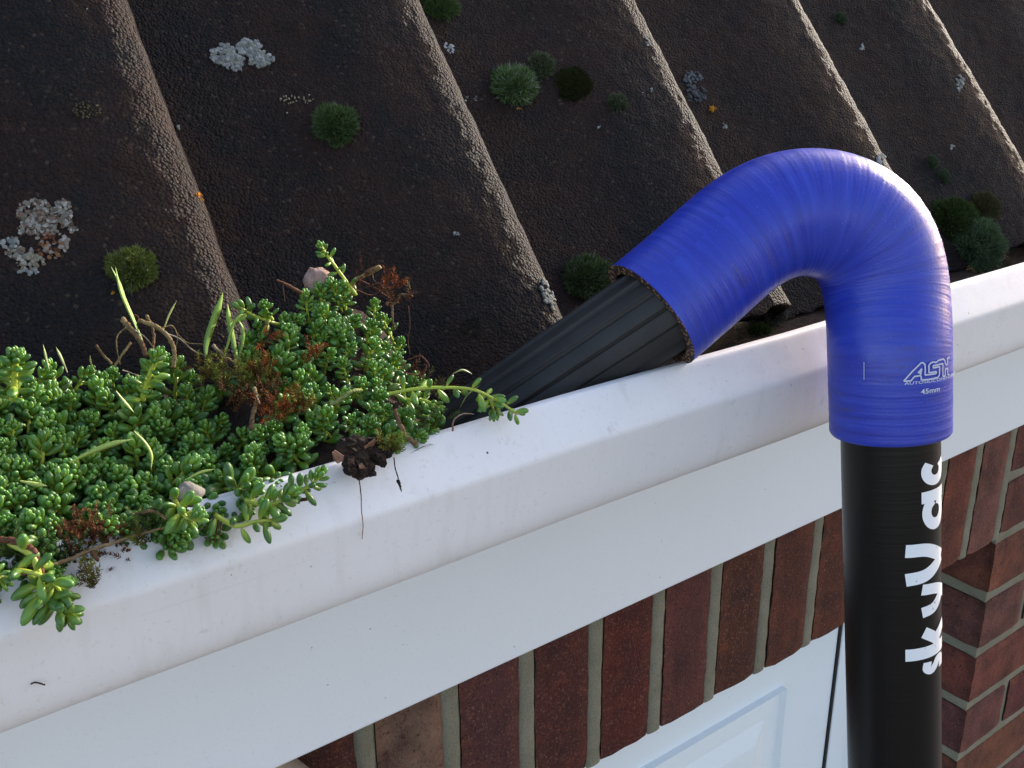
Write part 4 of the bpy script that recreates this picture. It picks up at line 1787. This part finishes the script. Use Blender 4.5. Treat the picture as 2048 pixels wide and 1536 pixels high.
cushion(1178, 560, 52, 'wide moss cushion tucked in the channel just left of the hose mouth', (.018, .038, .008), (.08, .12, .03), stretch=(1.05, .9), tipw=(.2, .22, .16))
cushion(1680, 38, 14, 'faint small moss cushion high up near the top right rib', (.03, .05, .02), (.10, .13, .08))
cushion(1862, 326, 15, 'upper of two tiny moss dots right of the hose bend', (.03, .05, .02), (.10, .13, .08))
cushion(1887, 354, 15, 'lower of two tiny moss dots right of the hose bend', (.03, .05, .02), (.10, .13, .08))
cushion(1955, 490, 50, 'large moss cushion behind the hose near the gutter at the right', (.026, .050, .014), (.12, .18, .08), stretch=(1.0, 1.0), tipw=GRY)
cushion(1908, 442, 44, 'dark green moss cushion touching the hose at the right', (.02, .035, .008), (.06, .09, .02))
cushion(1968, 415, 28, 'brownish moss cushion uppermost of the right cluster', (.035, .030, .010), (.10, .09, .03))
cushion(942, 655, 24, 'barely visible thin moss film low in the channel above the nozzle', (.010, .016, .005), (.02, .034, .01), n=240, ht=.12, hair=.3)
# moss on the tile edge behind the hose
for (x, y, rp, Y, lab, a, b_) in ((1520, 668, 27, .436, 'bright green moss hanging from the tile edge under the hose bend', (.03, .055, .008), (.10, .16, .03)),
                                  (1552, 628, 26, .440, 'grey-brown mossy crust on the rib end under the hose bend', (.03, .03, .02), (.16, .16, .12)),
                                  (1478, 696, 24, .434, 'dark moss under the tile edge close to the hose mouth', (.014, .022, .006), (.05, .07, .02))):
    c = at_y(x, y, Y)
    R = rp * np.linalg.norm(c) / FPX
    n = 1500
    D = RG.normal(size=(n, 3))
    D /= np.linalg.norm(D, axis=1)[:, None]
    mb = MB()
    V, F = [], []
    for i in range(9):
        th = math.pi * i / 8
        for j in range(14):
            V.append((math.sin(th) * math.cos(j * .4488), math.sin(th) * math.sin(j * .4488), math.cos(th)))
    F = [[i * 14 + j, (i + 1) * 14 + j, (i + 1) * 14 + (j + 1) % 14, i * 14 + (j + 1) % 14] for i in range(8) for j in range(14)]
    sq = np.array([1.1, .7, .8])
    mb.add(np.array(V) * sq * R * .7, F, np.array(a) * .6)
    fuzz(mb, D * sq * R * .7, D, R * .35, .0003, a, b_, .5, None)
    o = mb.build('edge_moss', M_MOSS, None, True)
    o.location = c
    tag(o, lab, 'moss', 'moss on the tile edge')


# orange and yellow-green feather moss in the gutter
def feather_moss(label, spots, seed, dens=1.0, size=1.0):
    r = random.Random(seed)
    base = at_p(*spots[0][:2], spots[0][2])
    mb = MB()
    for (x, y, Y, spread, cnt, ca, cb) in spots:
        for i in range(int(cnt * dens)):
            P = at_p(x + r.gauss(0, spread), y + r.gauss(0, spread * .55), Y + r.gauss(0, .002))
            d = np.array([r.gauss(0, .5), -.35 + r.gauss(0, .4), .8 + r.gauss(0, .35)])
            d /= np.linalg.norm(d)
            L = r.uniform(.005, .010) * size
            m_l = 26
            t = np.linspace(.08, 1, m_l)
            u, w, _ = frame_of(d)
            an = np.arange(m_l) * 2.4
            side = np.cos(an)[:, None] * u + np.sin(an)[:, None] * w
            PP = P + d * (t * L)[:, None]
            NN = side * .9 + d * .75
            tt_ = t[:, None]
            k = r.uniform(.7, 1.25)
            c = (np.array(ca) * (1 - tt_) + np.array(cb) * tt_) * k
            n = m_l
            Sx = np.cross(NN, RG.normal(size=(n, 3)))
            Sx /= np.linalg.norm(Sx, axis=1)[:, None]
            ll = L * .24 * (1.1 - .5 * t)[:, None]
            V = np.stack([PP - Sx * .0002, PP + Sx * .0002, PP + NN * ll * .6 + Sx * .00025, PP + NN * ll * 1.2], 1).reshape(-1, 3)
            F = [[q_ * 4, q_ * 4 + 1, q_ * 4 + 2, q_ * 4 + 3] for q_ in range(n)]
            mb.add(V - base, F, np.repeat(c, 4, 0))
    o = mb.build('feather_moss', M_MOSS, None, False)
    o.location = base
    tag(o, label, 'moss', 'feathery moss growing in the gutter')
    return o


OR0, OR1 = (.09, .022, .008), (.26, .065, .010)
YG0, YG1 = (.07, .045, .010), (.17, .19, .025)
feather_moss('orange and yellow-green feathery moss between mat and mound', [
    (420, 745, .400, 16, 18, OR0, YG1), (455, 765, .392, 24, 26, YG0, YG1), (500, 760, .388, 20, 26, YG0, YG1), (528, 748, .388, 12, 16, OR0, OR1),
    (480, 795, .376, 24, 20, OR0, YG0), (532, 800, .372, 22, 14, (.06, .02, .01), OR0), (520, 738, .393, 12, 14, YG0, YG1)], 3)
feather_moss('rusty orange moss fronds lower in the gap between mat and mound', [
    (570, 822, .364, 20, 12, OR0, OR1), (592, 808, .362, 12, 10, OR0, YG1), (545, 830, .366, 22, 10, OR0, OR1), (622, 715, .388, 12, 8, OR0, OR1), (533, 675, .400, 8, 6, OR0, OR1)], 4)
feather_moss('orange moss wisps among the twigs on the upper right of the mound', [
    (778, 578, .404, 9, 12, OR0, OR1), (745, 575, .406, 18, 6, (.05, .02, .01), OR0), (795, 600, .402, 10, 8, OR0, BRN)], 5)
feather_moss('mixed brown and green moss creeping along the lip under the mat', [
    (200, 1080, .341, 45, 30, (.08, .03, .015), (.20, .08, .03)), (120, 1110, .341, 40, 30, (.03, .05, .01), (.08, .12, .03)), (300, 1052, .339, 34, 26, (.03, .05, .01), (.10, .15, .03)),
    (170, 1060, .344, 20, 16, OR0, (.3, .12, .04)), (360, 1045, .337, 22, 14, (.03, .05, .01), (.10, .15, .03)), (30, 1120, .340, 40, 30, (.03, .05, .01), (.07, .11, .02))], 6, 2.4, .6)
feather_moss('small yellow-green moss sprig tipped over the lip right of the soil clod', [
    (778, 898, .340, 9, 14, OR0, YG1), (790, 905, .337, 5, 8, YG0, (.2, .3, .04))], 7)
feather_moss('little moss frond hanging down the gutter face below the long twig', [
    (165, 1150, .332, 4, 5, BRN, YG1), (175, 1165, .331, 4, 5, BRN, YG1), (185, 1180, .330, 3, 5, YG0, YG1), (283, 1085, .333, 4, 5, YG0, YG1)], 8)
feather_moss('brown moss crumbs where the trailing stem leaves the mound', [
    (835, 745, .382, 14, 5, (.06, .025, .012), OR0), (860, 790, .368, 16, 12, (.04, .03, .01), (.1, .08, .02)), (850, 850, .350, 18, 12, (.03, .04, .01), (.08, .12, .02))], 9)

# ------------------------------------------------------------------ lichen
def lichen(px, py, spots, label, name='lichen_patch', group='crusty lichen patches on the roof tiles'):
    """spots: (dx, dy, spread px, count, lobe px, colour list)"""
    org = roof_hit(px, py)
    mb = MB()
    r = random.Random(int(px * 7 + py))
    for dx, dy, sx, sy, cnt, lob, cols in spots:
        for i in range(cnt):
            a = r.uniform(0, 6.28)
            q_ = math.sqrt(r.random())
            P = roof_hit(px + dx + math.cos(a) * q_ * sx, py + dy + math.sin(a) * q_ * sy)
            nn = roof_normal(P)
            u = np.cross(ES, nn)
            u /= np.linalg.norm(u)
            w = np.cross(nn, u)
            R = lob * r.uniform(.55, 1.2) * np.linalg.norm(P) / FPX
            el = r.uniform(.6, 1.3)
            rot = r.uniform(0, 6.28)
            k = 7
            P = P + nn * .0011
            V = [P + nn * R * r.uniform(.18, .36)]
            for ring, (rr, hh) in enumerate(((.55, .42), (1.0, .18), (1.02, -.25))):
                for j in range(k):
                    an = j * 2 * math.pi / k + rot
                    f_ = rr * (1 + r.uniform(-.25, .25))
                    V.append(P + u * math.cos(an) * R * f_ * el + w * math.sin(an) * R * f_ + nn * (R * hh * .6 - (.0012 if ring == 2 else 0)))
            F = [[0, 1 + j, 1 + (j + 1) % k] for j in range(k)]
            for q2 in range(2):
                F += [[1 + q2 * k + j, 1 + (q2 + 1) * k + j, 1 + (q2 + 1) * k + (j + 1) % k, 1 + q2 * k + (j + 1) % k] for j in range(k)]
            c = np.array(r.choice(cols)) * r.uniform(.7, 1.15)
            mb.add(np.array(V) - org, F, c)
    o = mb.build(name, M_LICH, None, False)
    o.location = org
    tag(o, label, 'lichen', group)
    return o


WH = [(.22, .23, .225), (.30, .31, .30), (.16, .17, .165), (.24, .24, .20)]
PK = [(.25, .235, .20), (.20, .12, .09), (.32, .30, .27), (.11, .07, .05), (.21, .18, .15), (.15, .13, .10)]
BRW = [(.16, .06, .03), (.10, .04, .02), (.20, .10, .05), (.24, .20, .16)]
ORG = [(.42, .19, .015), (.34, .12, .008)]
lichen(485, 112, [(-38, -2, 26, 20, 110, 3.8, WH), (14, -16, 26, 16, 110, 3.8, WH), (-20, 12, 22, 16, 70, 3.8, WH), (34, 8, 22, 17, 110, 3.6, WH), (10, -24, 12, 6, 16, 3.4, WH), (-10, 28, 10, 6, 16, 3, WH), (62, 8, 5, 5, 8, 3.6, WH)],
       'large pale grey lobed lichen patch high in the second tile channel')
lichen(90, 450, [(-18, -20, 38, 30, 230, 3.6, PK), (35, -20, 20, 30, 120, 3.6, PK), (-15, 10, 40, 14, 90, 3.6, PK), (55, 8, 10, 8, 20, 3.2, PK)],
       'whitish pink lichen patch at the left border on the first tile')
lichen(105, 490, [(0, 0, 32, 30, 70, 4, BRW), (24, -2, 8, 16, 28, 4, [(.34, .31, .28), (.26, .22, .19)])], 'rusty brown lichen just under the pink patch at the left')
lichen(60, 515, [(-40, -28, 18, 12, 36, 4, WH), (-20, -8, 28, 14, 50, 4, PK), (5, 12, 32, 16, 50, 4, [(.24, .22, .17), (.30, .27, .22), (.18, .14, .09)]), (0, 30, 20, 8, 14, 3.5, WH)],
       'lowest greyish lichen patch at the left border above the mat')
lichen(900, 96, [(0, 0, 12, 13, 34, 3.5, [(.42, .43, .43), (.34, .35, .35)])], 'small bright white lichen spot right of the rib near the top')
lichen(934, 201, [(0, 0, 6, 8, 10, 2.6, WH), (14, -6, 8, 10, 8, 1.8, WH)], 'tiny white lichen fleck at the foot of the second rib')
lichen(1092, 588, [(-4, -12, 7, 16, 26, 3.6, WH), (4, 8, 11, 12, 30, 3.6, WH), (14, 22, 5, 12, 12, 3, WH)], 'white lichen streak on the rib just above the nozzle')
lichen(1296, 85, [(0, 0, 8, 10, 14, 2.4, WH)], 'white lichen fleck on the third rib near the top')
lichen(1448, 255, [(0, 0, 6, 7, 10, 2.6, WH)], 'white lichen fleck right of the orange one above the hose')
lichen(1302, 181, [(0, 0, 4, 4, 5, 2.2, WH)], 'very small white lichen dot below the third rib line')
lichen(1197, 255, [(0, 0, 4, 4, 5, 2.2, WH)], 'very small white lichen dot under the tiny moss cushion')
lichen(912, 469, [(0, 0, 5, 4, 6, 2.2, WH)], 'lone white lichen dot on the middle tile face')
lichen(1918, 168, [(0, 0, 9, 16, 24, 3.4, WH)], 'pale lichen streak on the last rib toward the upper right')
lichen(1905, 296, [(0, 0, 6, 5, 8, 2.6, WH)], 'white lichen dot right of the hose bend, above the moss dots')
lichen(1724, 96, [(0, 0, 7, 7, 9, 2.6, WH)], 'white lichen dot near the faint moss cushion at the upper right')
lichen(1762, 325, [(0, 0, 8, 16, 24, 3.2, WH)], 'white lichen edge on the rib right behind the hose bend')
lichen(356, 255, [(0, 0, 3, 6, 7, 2.4, WH)], 'thin white lichen fleck on the edge of the leftmost rib')
lichen(1385, 180, [(0, -20, 20, 16, 55, 3, [(.085, .09, .10), (.11, .12, .125)]), (6, 10, 20, 18, 55, 3, [(.085, .09, .10), (.06, .065, .07)])], 'flat dark grey lichen disc beside the third rib')
lichen(396, 397, [(0, -4, 7, 5, 12, 2.6, ORG), (5, 6, 4, 4, 5, 2.4, ORG)], 'orange lichen spot on the edge of the leftmost rib', 'orange_lichen', 'orange lichen spots on the roof tiles')
lichen(1423, 218, [(0, 0, 8, 6, 14, 2.8, ORG)], 'orange lichen spot above the hose near the dark grey disc', 'orange_lichen', 'orange lichen spots on the roof tiles')
lichen(1038, 221, [(0, 0, 5, 4, 8, 2.2, ORG)], 'orange lichen spot right below the largest moss cushion', 'orange_lichen', 'orange lichen spots on the roof tiles')
lichen(226, 586, [(0, 0, 3, 4, 5, 2.4, ORG)], 'tiny orange lichen fleck under the round moss by the forked blade', 'orange_lichen', 'orange lichen spots on the roof tiles')
lichen(617, 200, [(-38, 0, 20, 9, 22, 1.7, [(.3, .24, .17)]), (0, 0, 10, 9, 10, 1.6, [(.3, .24, .17)])], 'scatter of fine beige lichen grains below the large grey patch')
lichen(172, 222, [(0, 0, 30, 18, 60, 1.8, [(.10, .08, .04), (.14, .11, .06), (.07, .07, .03)])], 'faint tan lichen stain on the face of the leftmost rib')
print('shoots', nA, nB, 'objects', len(bpy.data.objects))
